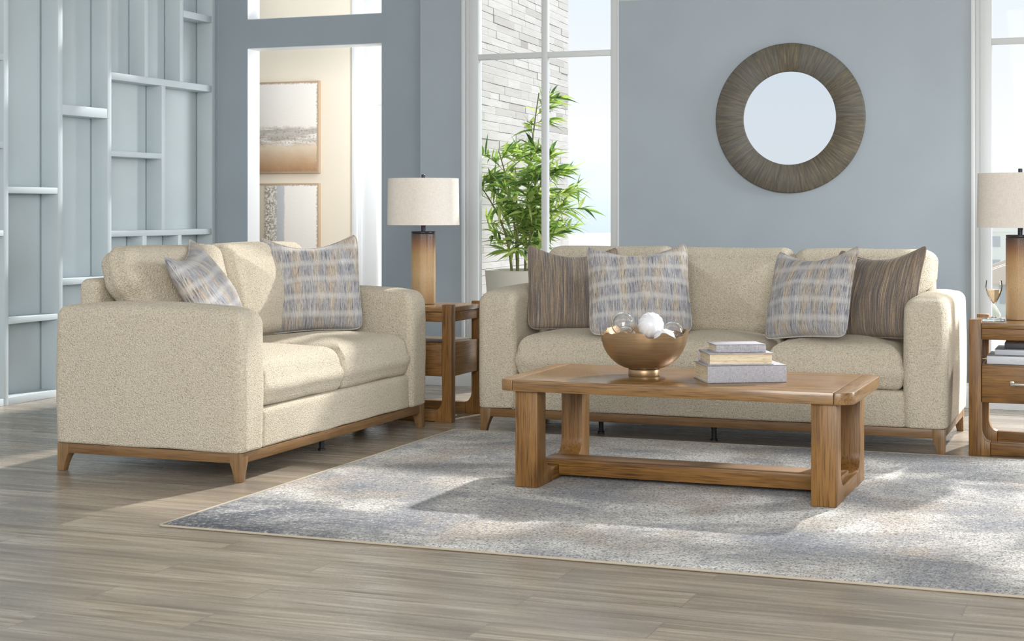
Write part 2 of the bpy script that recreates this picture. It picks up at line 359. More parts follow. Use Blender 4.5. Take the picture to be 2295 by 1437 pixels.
M = dict(
    wall=paint('blue_grey_wall_paint', (153, 164, 173)), shelf=paint('pale_grey_blue_paint', (195, 206, 211), 0.5),
    shelf_back=paint('pale_grey_blue_panel_paint', (186, 197, 201), 0.5), white=paint('white_trim_paint', (230, 233, 236), 0.4, 0.01), sash=paint('backlit_grey_sash_paint', (198, 202, 204), 0.45, 0.01),  # sash paint greyed so the window frames look backlit
    cream=paint('cream_wall_paint', (238, 229, 212), 0.6, 0.01), floor=floor_mat(), rug=rug_mat(), binding=plain('tan_rug_binding', (168, 157, 140), 0.9),
    boucle=boucle(), plaid=weave_plaid(), stripe=weave_stripe(),
    base_x=wood('sofa_base_wood', (80, 57, 33), (116, 86, 53), (138, 106, 70), 'x', fleck=0.45), base_y=wood('sofa_base_wood_side', (80, 57, 33), (116, 86, 53), (138, 106, 70), 'y', fleck=0.45),
    base_z=wood('sofa_leg_wood', (86, 62, 38), (120, 91, 59), (142, 112, 76), 'z', fleck=0.45),
    oak_x=wood('hickory_wood_long', (80, 52, 22), (117, 81, 39), (141, 103, 55), 'x'), oak_y=wood('hickory_wood_cross', (80, 52, 22), (117, 81, 39), (141, 103, 55), 'y'),
    oak_z=wood('hickory_wood_upright', (80, 52, 22), (117, 81, 39), (141, 103, 55), 'z'),
    oak_top=wood('hickory_top_wood', (92, 64, 35), (124, 91, 52), (144, 111, 68), 'x', rough=0.24, spec=0.6),
    oak_topend=wood('hickory_top_wood_cross', (92, 64, 35), (124, 91, 52), (144, 111, 68), 'y', rough=0.3, spec=0.5),
    black=plain('black_support_plastic', (24, 24, 26), 0.5), bronze=plain('dark_bronze_metal', (44, 44, 52), 0.35, Metallic=0.6),
    nickel=plain('brushed_nickel', (176, 170, 160), 0.35, Metallic=0.9),
    mirror=plain('mirror_glass', (218, 226, 233), 0.02, Metallic=1.0), mframe=mirror_frame_mat(), glaze=glaze_mat(), linen=linen_mat(), gold=gold_mat(),
    bubble=glass_mat('clear_bubble_glass'), white_glass=plain('white_ribbed_glass', (218, 219, 223), 0.3), crystal=glass_mat('wine_glass_crystal', thin=True),
    wine=glass_mat('rose_wine', lin((246, 206, 160)), 1.33), pane=glass_mat('window_pane_glass', thin=True), coaster=glass_mat('coaster_glass', lin((214, 232, 232)), 1.45, 0.05),
    cloth=cloth_book(), pages=page_mat(), canvas_a=canvas_mat('horizon'), canvas_b=canvas_mat('column'), canvas_edge=plain('canvas_edge_tan', (186, 164, 140), 0.8),
    leaf=leaf_mat(), stem=wood('bamboo_cane', (92, 88, 52), (112, 116, 64), (130, 126, 78), 'z', 0.6), pot=paint('pale_stone_planter', (206, 202, 192), 0.6), soil=plain('dark_soil', (70, 60, 50), 0.95),
    stone=stone_mat(), book_grey=plain('pale_grey_book_jacket', (196, 199, 204), 0.4), book_silver=plain('silver_book_jacket', (178, 182, 188), 0.35), book_dark=plain('charcoal_book_cover', (52, 50, 56), 0.5),
    book_tan=plain('tan_book_cover', (182, 166, 152), 0.6), ink=plain('faint_grey_print', (186, 189, 194), 0.5), paper=plain('white_paper', (232, 230, 224), 0.8),
    terrace=paint('pale_terrace_paving', (214, 212, 208), 0.8), land=paint('hazed_valley_ground', (196, 197, 190), 0.95, 0.08), hill=plain('hazed_blue_hill', (216, 224, 230), 1.0),  # land and hill paled in colour in place of distance haze
    bwhite=plain('white_render_wall', (236, 236, 232), 0.9), bglass=plain('grey_building_window', (190, 194, 198), 0.6), broof=plain('hazed_terracotta_roof', (222, 206, 194), 0.9),  # roof and window colours of far houses paled for haze as well
    ftree=plain('hazed_olive_foliage', (206, 206, 190), 1.0), ftrunk=plain('hazed_brown_bark', (180, 170, 156), 1.0),  # far trees take their haze from these paled colours
)

# ------------------------------------------------------------------ mesh helpers
def link(o): C.objects.link(o); return o

def obj(name, bm, mat, parent=None, smooth=35, mats=None):
    bmesh.ops.recalc_face_normals(bm, faces=bm.faces[:]) if smooth != 'keep' else None
    me = bpy.data.meshes.new(name); bm.to_mesh(me); bm.free()
    for m in (mats or [mat]): me.materials.append(m)
    if smooth not in (None, 0):
        ang = 35 if smooth == 'keep' else smooth
        for p in me.polygons: p.use_smooth = True
        try: me.set_sharp_from_angle(angle=R(ang))
        except Exception: pass
    o = link(bpy.data.objects.new(name, me))
    if parent: o.parent = parent
    return o

def thing(name, label, cat, loc=(0, 0, 0), rz=0.0, group=None):
    o = link(bpy.data.objects.new(name, None)); o.location = loc; o.rotation_euler = (0, 0, rz)
    o.empty_display_size = 0.1
    return tag(o, label, cat, group)

def tag(o, label, cat, group=None):
    o['label'] = label; o['category'] = cat
    if group: o['group'] = group
    return o

def struct(name, bm, mat, **kw):
    o = obj(name, bm, mat, **kw); o['kind'] = 'structure'; return o

def box(bm, x0, x1, y0, y1, z0, z1, bevel=0.0, seg=2, mi=0):
    b = bmesh.new()
    bmesh.ops.create_cube(b, size=1)
    for v in b.verts:
        v.co = Vector((x0 + (v.co.x + .5) * (x1 - x0), y0 + (v.co.y + .5) * (y1 - y0), z0 + (v.co.z + .5) * (z1 - z0)))
    if bevel > 0: bmesh.ops.bevel(b, geom=b.edges[:], offset=bevel, segments=seg, profile=0.5, affect='EDGES')
    merge(bm, b, mi=mi); return bm

def merge(dst, src, mat=None, mi=0):
    mp = {}
    for v in src.verts: mp[v] = dst.verts.new(mat @ v.co if mat else v.co)
    for f in src.faces:
        try:
            nf = dst.faces.new([mp[v] for v in f.verts]); nf.material_index = mi if mi else f.material_index
        except ValueError: pass
    src.free()

def BOX(*a, **k): return box(bmesh.new(), *a, **k)

def rrect(hx, hy, r, k=6, m=8):
    """rounded rectangle outline, counter-clockwise"""
    r = max(min(r, hx * .999, hy * .999), 1e-4); pts = []
    cs = [(hx - r, hy - r, 0), (-hx + r, hy - r, 90), (-hx + r, -hy + r, 180), (hx - r, -hy + r, 270)]
    for i, (cx, cy, a0) in enumerate(cs):
        for j in range(k + 1):
            a = R(a0 + 90 * j / k); pts.append((cx + r * math.cos(a), cy + r * math.sin(a)))
        nx, ny, na = cs[(i + 1) % 4]
        p0 = pts[-1]; a = R(na); p1 = (nx + r * math.cos(a), ny + r * math.sin(a))
        for j in range(1, m):
            t = j / m; pts.append((p0[0] + (p1[0] - p0[0]) * t, p0[1] + (p1[1] - p0[1]) * t))
    return pts

def pad(hx, hy, z0, z1, rxy, rt, rb, crown=0.0, bulge=0.0, belly=0.0, k=6, m=10, steps=6, nz=6, caps=6, deform=None):
    """upholstered block: rounded rectangle rings stacked from z0 to z1"""
    bm = bmesh.new(); rings = []
    def ring(inset, z, scale=1.0):
        pts = rrect(hx - inset, hy - inset, max(rxy - inset, 0.004), k, m)
        return [Vector((x * scale, y * scale, z)) for x, y in pts]
    for c in range(caps):
        s = 0.04 + 0.96 * (c / caps) ** 0.8
        q = ring(rb, z0, s)
        for p in q: p.z -= belly * (1 - s * s)
        rings.append(q)
    for i in range(steps + 1):
        a = i / steps * PI / 2; rings.append(ring(rb * (1 - math.sin(a)), z0 + rb * (1 - math.cos(a))))
    for i in range(1, nz):
        t = i / nz; rings.append(ring(-bulge * math.sin(PI * t), z0 + rb + (z1 - rt - z0 - rb) * t))
    for i in range(steps + 1):
        a = i / steps * PI / 2; rings.append(ring(rt * (1 - math.cos(a)), z1 - rt + rt * math.sin(a)))
    for c in range(1, caps + 1):
        s = 1 - 0.96 * (c / caps) ** 1.0
        q = ring(rt, z1, s)
        for p in q: p.z += crown * (1 - s * s)
        rings.append(q)
    vr = []
    for q in rings:
        if deform: q = [deform(p) for p in q]
        vr.append([bm.verts.new(p) for p in q])
    n = len(vr[0])
    for a, b in zip(vr, vr[1:]):
        for i in range(n):
            bm.faces.new((a[i], a[(i + 1) % n], b[(i + 1) % n], b[i]))
    bm.faces.new(list(reversed(vr[0]))); bm.faces.new(vr[-1])
    return bm

def xf(bm, mat):
    for v in bm.verts: v.co = mat @ v.co
    return bm

def T(x, y, z): return Matrix.Translation((x, y, z))
def RX(a): return Matrix.Rotation(a, 4, 'X')
def RY(a): return Matrix.Rotation(a, 4, 'Y')
def RZ(a): return Matrix.Rotation(a, 4, 'Z')

def lathe(prof, n=48, bm=None, closed=False):
    bm = bm or bmesh.new(); rs = []
    for r, z in prof:
        if r < 1e-6: rs.append([bm.verts.new((0, 0, z))])
        else: rs.append([bm.verts.new((r * math.cos(2 * PI * i / n), r * math.sin(2 * PI * i / n), z)) for i in range(n)])
    prs = list(zip(rs, rs[1:])) + ([(rs[-1], rs[0])] if closed else [])
    for a, b in prs:
        for i in range(n):
            j = (i + 1) % n
            if len(a) == 1 and len(b) == 1: continue
            if len(a) == 1: bm.faces.new((a[0], b[j], b[i]))
            elif len(b) == 1: bm.faces.new((a[i], a[j], b[0]))
            else: bm.faces.new((a[i], a[j], b[j], b[i]))
    return bm

def tube(pts, r, n=8, bm=None, closed=False, rads=None):
    bm = bm or bmesh.new(); pts = [Vector(p) for p in pts]; rings = []; N = len(pts)
    up = Vector((0.3, 0.1, 1)).normalized()
    for i, p in enumerate(pts):
        d = (pts[(i + 1) % N] - pts[i - 1]) if closed else (pts[min(i + 1, N - 1)] - pts[max(i - 1, 0)])
        d.normalize(); a = d.cross(up)
        if a.length < 1e-3: a = d.cross(Vector((1, 0, 0)))
        a.normalize(); b = d.cross(a); rr = rads[i] if rads else r
        rings.append([bm.verts.new(p + (a * math.cos(2 * PI * j / n) + b * math.sin(2 * PI * j / n)) * rr) for j in range(n)])
    prs = list(zip(rings, rings[1:])) + ([(rings[-1], rings[0])] if closed else [])
    for a, b in prs:
        for j in range(n): bm.faces.new((a[j], a[(j + 1) % n], b[(j + 1) % n], b[j]))
    if not closed: bm.faces.new(list(reversed(rings[0]))); bm.faces.new(rings[-1])
    return bm

def prism(poly, axis, a0, a1, bevel=0.0):
    """extrude a 2-D outline; axis is the extrusion axis, outline given in the two others (cyclic x,y / x,z / y,z)"""
    bm = bmesh.new()
    def P(u, v, w): return {'z': (u, v, w), 'y': (u, w, v), 'x': (w, u, v)}[axis]
    A = [bm.verts.new(P(u, v, a0)) for u, v in poly]; B = [bm.verts.new(P(u, v, a1)) for u, v in poly]
    n = len(poly)
    for i in range(n): bm.faces.new((A[i], A[(i + 1) % n], B[(i + 1) % n], B[i]))
    bm.faces.new(list(reversed(A))); bm.faces.new(B)
    bmesh.ops.recalc_face_normals(bm, faces=bm.faces[:])
    if bevel:
        es = [e for e in bm.edges if len(e.link_faces) == 2 and e.calc_face_angle(0) > R(40)]
        bmesh.ops.bevel(bm, geom=es, offset=bevel, segments=2, profile=0.5, affect='EDGES')
    return bm

def dup(root, loc=None, rz=None, label=None, group=None):
    r = root.copy(); link(r)
    if loc is not None: r.location = loc
    if rz is not None: r.rotation_euler = (0, 0, rz)
    if label: r['label'] = label
    if group: r['group'] = group
    for ch in list(root.children):
        c = ch.copy(); link(c); c.parent = r
        for g in list(ch.children):
            d = g.copy(); link(d); d.parent = c
    return r

# ------------------------------------------------------------------ the room
WY = 9.88          # face of the window wall
LY = 10.292        # face of the recessed wall with the doorway
SX = -6.325        # face of the shelving
TOP = 3.6
struct('floor', BOX(-9.0, 3.4, -3.0, 10.5, -0.06, 0.0), M['floor'], smooth=None)
struct('ceiling', BOX(-9.0, 3.2, 3.2, WY + 0.12, TOP, TOP + 0.1), M['white'], smooth=None)
# window wall, opened for two tall windows and an added clerestory slot
W1 = (-4.178, -3.082); W2 = (-0.897, 0.75); WB, WT = 0.16, 3.35
bm = bmesh.new()
CL0, CL1 = 2.52, 3.56  # clerestory slot added above the view so sun reaches rug and table
for (x0, x1, z0, z1) in ((-4.481, W1[0], 0, TOP), (W1[1], W2[0], 0, CL0), (W1[1], W2[0], CL1, TOP), (W2[1], 3.2, 0, CL0), (W2[1], 3.2, CL1, TOP), (W1[0], W1[1], 0, WB), (W2[0], W2[1], 0, WB), (W1[0], W1[1], WT, TOP), (W2[0], W2[1], WT, TOP)):
    box(bm, x0, x1, WY, WY + 0.16, z0, z1)
struct('wall_back', bm, M['wall'], smooth=None)
# recessed wall with the open doorway and a transom opening above it
OL, OR = -6.06, -4.967
bm = bmesh.new()
for (x0, x1, z0, z1) in ((SX - 0.14, OL, 0, TOP), (OR, -4.481, 0, TOP), (OL, OR, 2.363, 2.573), (OL, OR, 3.2, TOP)):
    box(bm, x0, x1, LY, LY + 0.168, z0, z1)
box(bm, -4.481, -4.466, WY + 0.16, LY + 0.168, 0, TOP)
struct('wall_left_doorway', bm, M['wall'], smooth=None)
# white lining of the two openings
bm = bmesh.new()
for (z0, z1) in ((0, 2.363), (2.573, 3.2)):
    box(bm, OL - 0.0, OL + 0.004, LY + 0.002, LY + 0.172, z0, z1)
    box(bm, OR - 0.004, OR, LY + 0.002, LY + 0.172, z0, z1)
    box(bm, OL, OR, LY + 0.002, LY + 0.172, z1 - 0.004, z1)
    if z0 > 1: box(bm, OL, OR, LY + 0.002, LY + 0.172, z0, z0 + 0.004)
struct('trim_1', bm, M['white'], smooth=None)

# windows: casing, frame, mullion, transom, panes
def window(name, x0, x1, mull, tz):
    bm = bmesh.new()
    box(bm, x0, x0 + 0.024, WY - 0.012, WY + 0.10, WB, WT, 0.003)
    box(bm, x0 + 0.024, x0 + 0.052, WY + 0.012, WY + 0.10, WB, WT, 0.003)
    box(bm, x1 - 0.012, x1, WY - 0.006, WY + 0.10, WB, WT, 0.003)
    box(bm, x0, x1, WY - 0.012, WY + 0.14, WB - 0.03, WB + 0.05, 0.003)
    box(bm, x0, x1, WY - 0.006, WY + 0.10, WT - 0.05, WT, 0.003)
    root = struct(name, bm, M['sash'])
    f = bmesh.new()
    a, b = x0 + 0.052, x1 - 0.012
    box(f, a, a + 0.066, WY, WY + 0.07, WB + 0.05, WT - 0.05, 0.003)
    box(f, b - 0.044, b, WY, WY + 0.07, WB + 0.05, WT - 0.05, 0.003)
    for q in mull: box(f, q - 0.020, q + 0.020, WY, WY + 0.05, WB + 0.05, WT - 0.05, 0.003)
    for z in tz: box(f, a + 0.066, b - 0.044, WY + 0.001, WY + 0.049, z - 0.0185, z + 0.0185, 0.002)
    obj('sash', f, M['sash'], root)
    obj('glass', BOX(a + 0.05, b - 0.03, WY + 0.020, WY + 0.026, WB + 0.05, WT - 0.05), M['pane'], root, smooth=None)
    return root
window('window_1', W1[0], W1[1], (-3.593,), (2.194,))
bm = bmesh.new()
for x0, x1 in ((W1[1], W2[0]), (W2[1], 3.2)):
    box(bm, x0, x1, WY + 0.02, WY + 0.10, CL0, CL0 + 0.04, 0.003); box(bm, x0, x1, WY + 0.02, WY + 0.10, CL1 - 0.04, CL1, 0.003)
w4 = struct('added_clerestory', bm, M['sash'])  # unseen clerestory, added to admit the sun
for x0, x1 in ((W1[1], W2[0]), (W2[1], 3.2)): obj('glass', BOX(x0, x1, WY + 0.05, WY + 0.056, CL0 + 0.03, CL1 - 0.03), M['pane'], w4, smooth=None)
window('window_2', W2[0], W2[1], (-0.02,), (2.175,))
bm = bmesh.new()
for x0, x1 in ((-4.481, 3.2),):
    box(bm, x0, x1, WY - 0.016, WY, 0.0, 0.128, 0.003); box(bm, x0, x1, WY - 0.011, WY, 0.125, 0.15, 0.003)
struct('baseboard_back', bm, M['white'])
# right wall beyond the frame, with a tall opening that lets daylight in
bm = bmesh.new()
box(bm, 3.2, 3.36, 8.9, WY + 0.16, 0, TOP); box(bm, 3.2, 3.36, 5.2, 6.0, 0, TOP); box(bm, 3.2, 3.36, 5.2, 8.9, 0, 0.12)
struct('wall_right', bm, M['wall'], smooth=None)

# hall behind the doorway
HY_ = 11.6
struct('floor_hall', BOX(-9.0, -4.60, 10.5, 11.9, -0.06, 0.0), M['floor'], smooth=None)
struct('wall_hall', BOX(-9.0, -5.86, HY_, HY_ + 0.14, 0, TOP), M['cream'], smooth=None)
bm = bmesh.new()
box(bm, -5.86, -5.815, HY_ - 0.015, HY_ + 0.14, 0, TOP, 0.003); box(bm, -5.815, -5.785, HY_ + 0.01, HY_ + 0.14, 0, TOP, 0.003)
box(bm, -5.785, -5.66, HY_ + 0.03, HY_ + 0.12, 0, TOP, 0.003); box(bm, -4.75, -4.62, HY_ + 0.02, HY_ + 0.14, 0, TOP, 0.003)
box(bm, -5.66, -4.75, HY_ + 0.03, HY_ + 0.12, 2.02, 2.10, 0.003); box(bm, -5.66, -4.75, HY_ + 0.03, HY_ + 0.12, 0, 0.2, 0.003)
w3 = struct('window_3', bm, M['white'])
obj('glass', BOX(-5.66, -4.75, HY_ + 0.06, HY_ + 0.066, 0.2, TOP), M['pane'], w3, smooth=None)
struct('wall_hall_side', BOX(-9.14, -9.0, 7.6, HY_ + 0.14, 0, TOP), M['cream'], smooth=None)

# ------------------------------------------------------------------ built-in shelving along the left wall
sh = thing('built_in_shelving', 'tall pale grey-blue wall shelving with uneven open cubbies along the left wall', 'shelving', (SX, 7.2, 0))
D = 0.128
def sbox(y0, y1, z0, z1, front=0.0): return BOX(-D, front, y0 - 7.2, y1 - 7.2, z0, z1, 0.0025)
obj('back_panel', BOX(-D - 0.03, -D - 0.007, -0.3, LY - 7.2 - 0.001, 0, 3.2), M['shelf_back'], sh, smooth=None)
U = [(7.90, 7.942, 0, 3.2), (8.420, 8.468, 0, 3.2), (8.945, 8.990, 0, 3.2), (10.237, 10.288, 0, 3.2), (7.38, 7.42, 0, 3.2)]
U2 = [(9.351, 9.402, 0.06, 1.0), (9.792, 9.836, 0.06, 1.0), (9.584, 9.632, 1.04, 2.046), (9.377, 9.420, 2.093, 3.2), (9.815, 9.860, 2.093, 3.2)]
for y0, y1, z0, z1 in U: obj('upright', sbox(y0, y1, z0, z1), M['shelf'], sh)
for y0, y1, z0, z1 in U2: obj('divider', sbox(y0, y1, z0, z1, -0.002), M['shelf'], sh)
S = [(7.942, 8.420, 1.279, 1.318), (7.942, 8.420, 0.488, 0.524), (8.468, 8.945, 1.783, 1.847), (7.42, 7.90, 2.077, 2.117), (7.42, 7.90, 1.549, 1.592), (7.42, 7.90, 1.020, 1.056),
     (8.990, 10.237, 2.046, 2.093), (9.860, 10.237, 2.556, 2.605), (8.990, 9.584, 1.535, 1.572), (8.990, 10.237, 0.999, 1.040), (7.942, 8.420, 2.75, 2.79), (8.468, 8.945, 2.62, 2.67), (8.468, 8.945, 0.70, 0.74)]
for y0, y1, z0, z1 in S: obj('shelf', sbox(y0, y1, z0, z1, -0.001), M['shelf'], sh)
for y0, y1 in ((7.42, 7.90), (7.942, 8.420), (8.468, 8.945), (8.990, 10.237)): obj('plinth', sbox(y0, y1, 0, 0.045, -0.001), M['shelf'], sh)

# ------------------------------------------------------------------ mirror and paintings
mr = thing('round_wall_mirror', 'round mirror with wide weathered grey-brown wood frame on the blue-grey wall', 'mirror', (-1.977, WY, 1.745))
ring = lathe([(0.288, -0.012), (0.288, 0.012), (0.293, 0.017), (0.455, 0.017), (0.463, 0.010), (0.463, -0.012)], 96, closed=True)
obj('frame', xf(ring, T(0, -0.014, 0) @ RX(PI / 2)), M['mframe'], mr, 50)
obj('mirror_glass', xf(lathe([(0, 0.0), (0.289, 0.0), (0.289, -0.006), (0, -0.006)], 96), T(0, -0.0135, 0) @ RX(PI / 2)), M['mirror'], mr)

def painting(label, x, z, mat):
    t = thing('canvas_painting', label, 'painting', (x, HY_ - 0.002, z), group='abstract canvases in the hall')
    obj('canvas_edge', BOX(0, 0.75, -0.034, 0, 0, 0.75, 0.003), M['canvas_edge'], t)
    obj('painted_face', BOX(0.002, 0.748, -0.038, -0.0335, 0.002, 0.748, 0.001), mat, t)
painting('upper abstract canvas in the hall, white above a bronze horizontal band', -6.895, 1.475, M['canvas_a'])
painting('lower abstract canvas in the hall, white panel beside a grey vertical band', -6.895, 0.645, M['canvas_b'])

# ------------------------------------------------------------------ upholstered seating
def sofa(name, label, cat, Wd, Dp, nseat, nback, loc, rz, seed, dz=0.0):
    t = thing(name, label, cat, loc, rz)
    rnd = random.Random(seed); ov = 0.012; AT = 0.195; AH = 0.748; ZB = 0.125
    def wob(amp, sc, off):
        def f(p):
            n = noise.noise_vector(p * sc + Vector((off, off * 1.7, off * 0.3)))
            return p + n * amp
        return f
    # wooden base
    b = bmesh.new()
    obj('front_rail', BOX(0.05, Wd - 0.05, 0.002, 0.035, 0.081, ZB, 0.002), M['base_x'], t)
    obj('back_rail', BOX(0.05, Wd - 0.05, Dp - 0.035, Dp - 0.002, 0.081, ZB, 0.002), M['base_x'], t)
    obj('side_rail', BOX(0.002, 0.035, 0.05, Dp - 0.05, 0.081, ZB, 0.002), M['base_y'], t)
    obj('side_rail', BOX(Wd - 0.035, Wd - 0.002, 0.05, Dp - 0.05, 0.081, ZB, 0.002), M['base_y'], t)
    for sx in (0, 1):
        for sy in (0, 1):
            bm = bmesh.new(); lv = []
            for z, w in ((0.0, 0.034), (0.03, 0.040), (0.06, 0.049), (0.081, 0.058), (ZB, 0.060)):
                q = [(0, 0), (w, 0), (w, w), (0, w)]
                lv.append([bm.verts.new(((Wd - x) if sx else x, (Dp - y) if sy else y, z)) for x, y in q])
            for a, c in zip(lv, lv[1:]):
                for i in range(4): bm.faces.new((a[i], a[(i + 1) % 4], c[(i + 1) % 4], c[i]))
            bm.faces.new(lv[0]); bm.faces.new(lv[-1])
            bmesh.ops.recalc_face_normals(bm, faces=bm.faces[:])
            es = [e_ for e_ in bm.edges if len(e_.link_faces) == 2 and e_.calc_face_angle(0) > R(50)]
            bmesh.ops.bevel(bm, geom=es, offset=0.002, segments=2, profile=0.5, affect='EDGES')
            obj('leg', bm, M['base_z'], t)
    sup = [(Wd / 2, 0.12)] if nseat == 2 else [(Wd * 0.26, 0.16), (Wd * 0.52, 0.10)]
    for x, y in sup: obj('support_leg', xf(lathe([(0, 0), (0.018, 0), (0.018, 0.01), (0.013, 0.012), (0.013, 0.06), (0.016, 0.062), (0.016, 0.1), (0, 0.1)], 16), T(x, y, 0)), M['black'], t)
    # seat deck and front panel between the arms
    dk = pad((Wd - 2 * AT) / 2 + 0.012, (Dp - 0.1) / 2, ZB + 0.001, 0.302, 0.03, 0.025, 0.012, deform=wob(0.004, 6, seed))
    obj('seat_base', xf(dk, T(Wd / 2, (Dp - 0.1) / 2 + 0.002, 0)), M['boucle'], t)
    # arms
    for s in (0, 1):
        def dfm(p, s=s):
            y = p.y + Dp / 2
            if p.z > 0.5:
                p = p + Vector((0, 0, 0.012 * math.sin(PI * min(max(y / Dp, 0), 1))))
                fr = max(0.0, 1 - (y + ov) / 0.10)
                p.z -= 0.030 * fr ** 2 * (p.z - 0.5) / (AH - 0.5)
            return wob(0.004, 5, seed + s * 9)(p)
        a = pad(AT / 2 + ov / 2, Dp / 2 + ov, ZB + 0.001, AH, 0.045, 0.052, 0.014, crown=0.010, bulge=0.004, k=8, m=14, deform=dfm)
        x = AT / 2 - ov / 2
        obj('arm', xf(a, T((Wd - x) if s else x, Dp / 2, 0)), M['boucle'], t)
    # back frame
    fr = pad((Wd - 0.28) / 2, 0.055, ZB + 0.001, 0.862, 0.035, 0.04, 0.01, crown=0.004, m=16)
    def lean(v):
        return Vector((v.x, v.y - max(0, 0.50 - v.z) * 0.12 + 0.0, v.z))
    for v in fr.verts: v.co = lean(v.co)
    obj('back_frame', xf(fr, T(Wd / 2, Dp - 0.062, 0)), M['boucle'], t)
    # seat cushions
    cw = (Wd - 2 * AT) / nseat
    for i in range(nseat):
        def cd(p, i=i):
            # front face swells, the top dips slightly toward the back
            y = p.y + 0.40
            q = wob(0.007, 4.5, seed + i * 3.3)(p)
            q.z -= 0.02 * min(max((y - 0.3) / 0.42, 0), 1)
            return q
        c = pad(cw / 2 - 0.003, 0.40, 0.300, 0.522, 0.035, 0.095, 0.045, crown=0.028, bulge=0.016, k=8, m=12, deform=cd)
        obj('seat_cushion', xf(c, T(AT + cw * (i + .5), 0.40 + 0.004, 0)), M['boucle'], t)
    # back cushions lean on the frame
    bw = (Wd - 2 * AT) / nback
    for i in range(nback):
        def bd(p, i=i):
            q = wob(0.008, 3.6, seed + i * 5.1 + 2)(p)
            t_ = min(max((p.y - 0.0) / 0.09, 0), 1); t_ = t_ * t_ * (3 - 2 * t_)
            if i == 0: q.x -= 0.070 * t_ * max(0.0, -p.x / (bw / 2))
            if i == nback - 1: q.x += 0.070 * t_ * max(0.0, p.x / (bw / 2))
            return q
        c = pad(bw / 2 - 0.004, 0.245, -0.105, 0.105, 0.062, 0.080, 0.075, crown=0.045, belly=0.0, bulge=0.012, k=8, m=12, deform=bd)
        mt = T(AT + bw * (i + .5), 0.700, 0.725 + dz) @ RX(R(90 - 15))
        obj('back_cushion', xf(c, mt), M['boucle'], t)
    return t
sofa('sofa', 'long cream boucle sofa with wood base against the blue-grey wall', 'sofa', 2.403, 0.95, 3, 3, (-3.243, 7.92, 0), 0, 11)
sofa('loveseat', 'two-seat cream boucle loveseat with wood base in front of the shelving', 'loveseat', 1.925, 0.955, 2, 2, (-3.588, 6.043, 0), R(90), 23, 0.035)

# ------------------------------------------------------------------ throw pillows
def pillow(label, S_, Tk, mat, base, yaw, tilt, roll, seed, sag=0.068, group=None):
    """base = middle of the lower edge; yaw turns it about the vertical, tilt leans it back"""
    t = thing('throw_pillow', label, 'pillow', base, 0, group)
    t.rotation_mode = 'XYZ'
    mt = RZ(yaw) @ RX(-tilt) @ RY(roll)
    t.rotation_euler = mt.to_euler()
    N = 30; h = S_ / 2
    def P(u, v, side):
        # pinched corners: edges draw in between the corners, the top edge sags most
        cx = u * h * (1 - 0.05 * (1 - v * v)); cz = v * h * (1 - 0.06 * (1 - u * u))
        q_ = 1 - 0.075 * (u * u * v * v) ** 4; cx *= q_; cz *= q_
        if v > 0: cz -= sag * (1 - u * u) * v ** 2
        prof = max(0.0, (1 - u ** 2) * (1 - v ** 2)) ** 0.46
        puff = 1 + 0.12 * v * -1
        y = side * Tk / 2 * prof * puff
        p = Vector((cx, y, cz + h))
        w = noise.noise(Vector((u * 1.7 + seed, v * 1.7, side * 0.7))) * 0.022 * prof
        cr_ = noise.noise(Vector((u * 5 + seed, v * 2.4, side))) * 0.008 * prof
        p.y += side * (w + cr_)
        # whole pillow slumps a little
        p.y += 0.02 * (v * v) * (1 if v > 0 else 0)
        return p
    bm = bmesh.new(); G = {}
    for side in (-1, 1):
        for i in range(N + 1):
            for j in range(N + 1):
                u = math.sin((i / N - .5) * PI) * 0.5 + (i / N - .5); v = math.sin((j / N - .5) * PI) * 0.5 + (j / N - .5)
                ed = i in (0, N) or j in (0, N)
                key = (i, j, 0 if ed else side)
                if key not in G: G[key] = bm.verts.new(P(u, v, 0 if ed else side))
    for side in (-1, 1):
        g = lambda i, j: G.get((i, j, side)) or G[(i, j, 0)]
        for i in range(N):
            for j in range(N):
                q = [g(i, j), g(i + 1, j), g(i + 1, j + 1), g(i, j + 1)]
                bm.faces.new(q if side < 0 else q[::-1])
    pts = []
    for i in range(N): pts.append(G[(i, 0, 0)].co.copy())
    for j in range(N): pts.append(G[(N, j, 0)].co.copy())
    for i in range(N, 0, -1): pts.append(G[(i, N, 0)].co.copy())
    for j in range(N, 0, -1): pts.append(G[(0, j, 0)].co.copy())
    obj('cover', bm, mat, t, 60)
    obj('piping', tube(pts, 0.0048, 7, closed=True), mat, t, 80)
    return t
PG = 'throw pillows on the sofa and loveseat'
pillow('brown striped pillow at the left end of the sofa', 0.51, 0.17, M['stripe'], (-2.80, 8.18, 0.525), R(27), R(22), R(2), 1.0, group=PG)
pillow('blue and tan plaid pillow second from the left on the sofa, behind the gold bowl', 0.54, 0.17, M['plaid'], (-2.38, 8.02, 0.53), R(18), R(27), R(-2), 2.0, group=PG)
pillow('blue and tan plaid pillow on the sofa beside the right-hand striped pillow', 0.50, 0.16, M['plaid'], (-1.54, 8.05, 0.53), R(-25), R(20), R(-5), 3.0, group=PG)
pillow('brown striped pillow against the right arm of the sofa', 0.52, 0.16, M['stripe'], (-1.255, 8.22, 0.52), R(-24), R(22), R(-4), 4.0, group=PG)
pillow('plaid pillow leaning in the near corner of the loveseat, half hidden by the arm', 0.56, 0.19, M['plaid'], (-3.98, 6.66, 0.53), R(106), R(27), R(-9), 5.0, group=PG)
pillow('upright plaid pillow in the far corner of the loveseat', 0.53, 0.19, M['plaid'], (-4.03, 7.53, 0.53), R(36), R(8), R(-2), 6.0, group=PG)

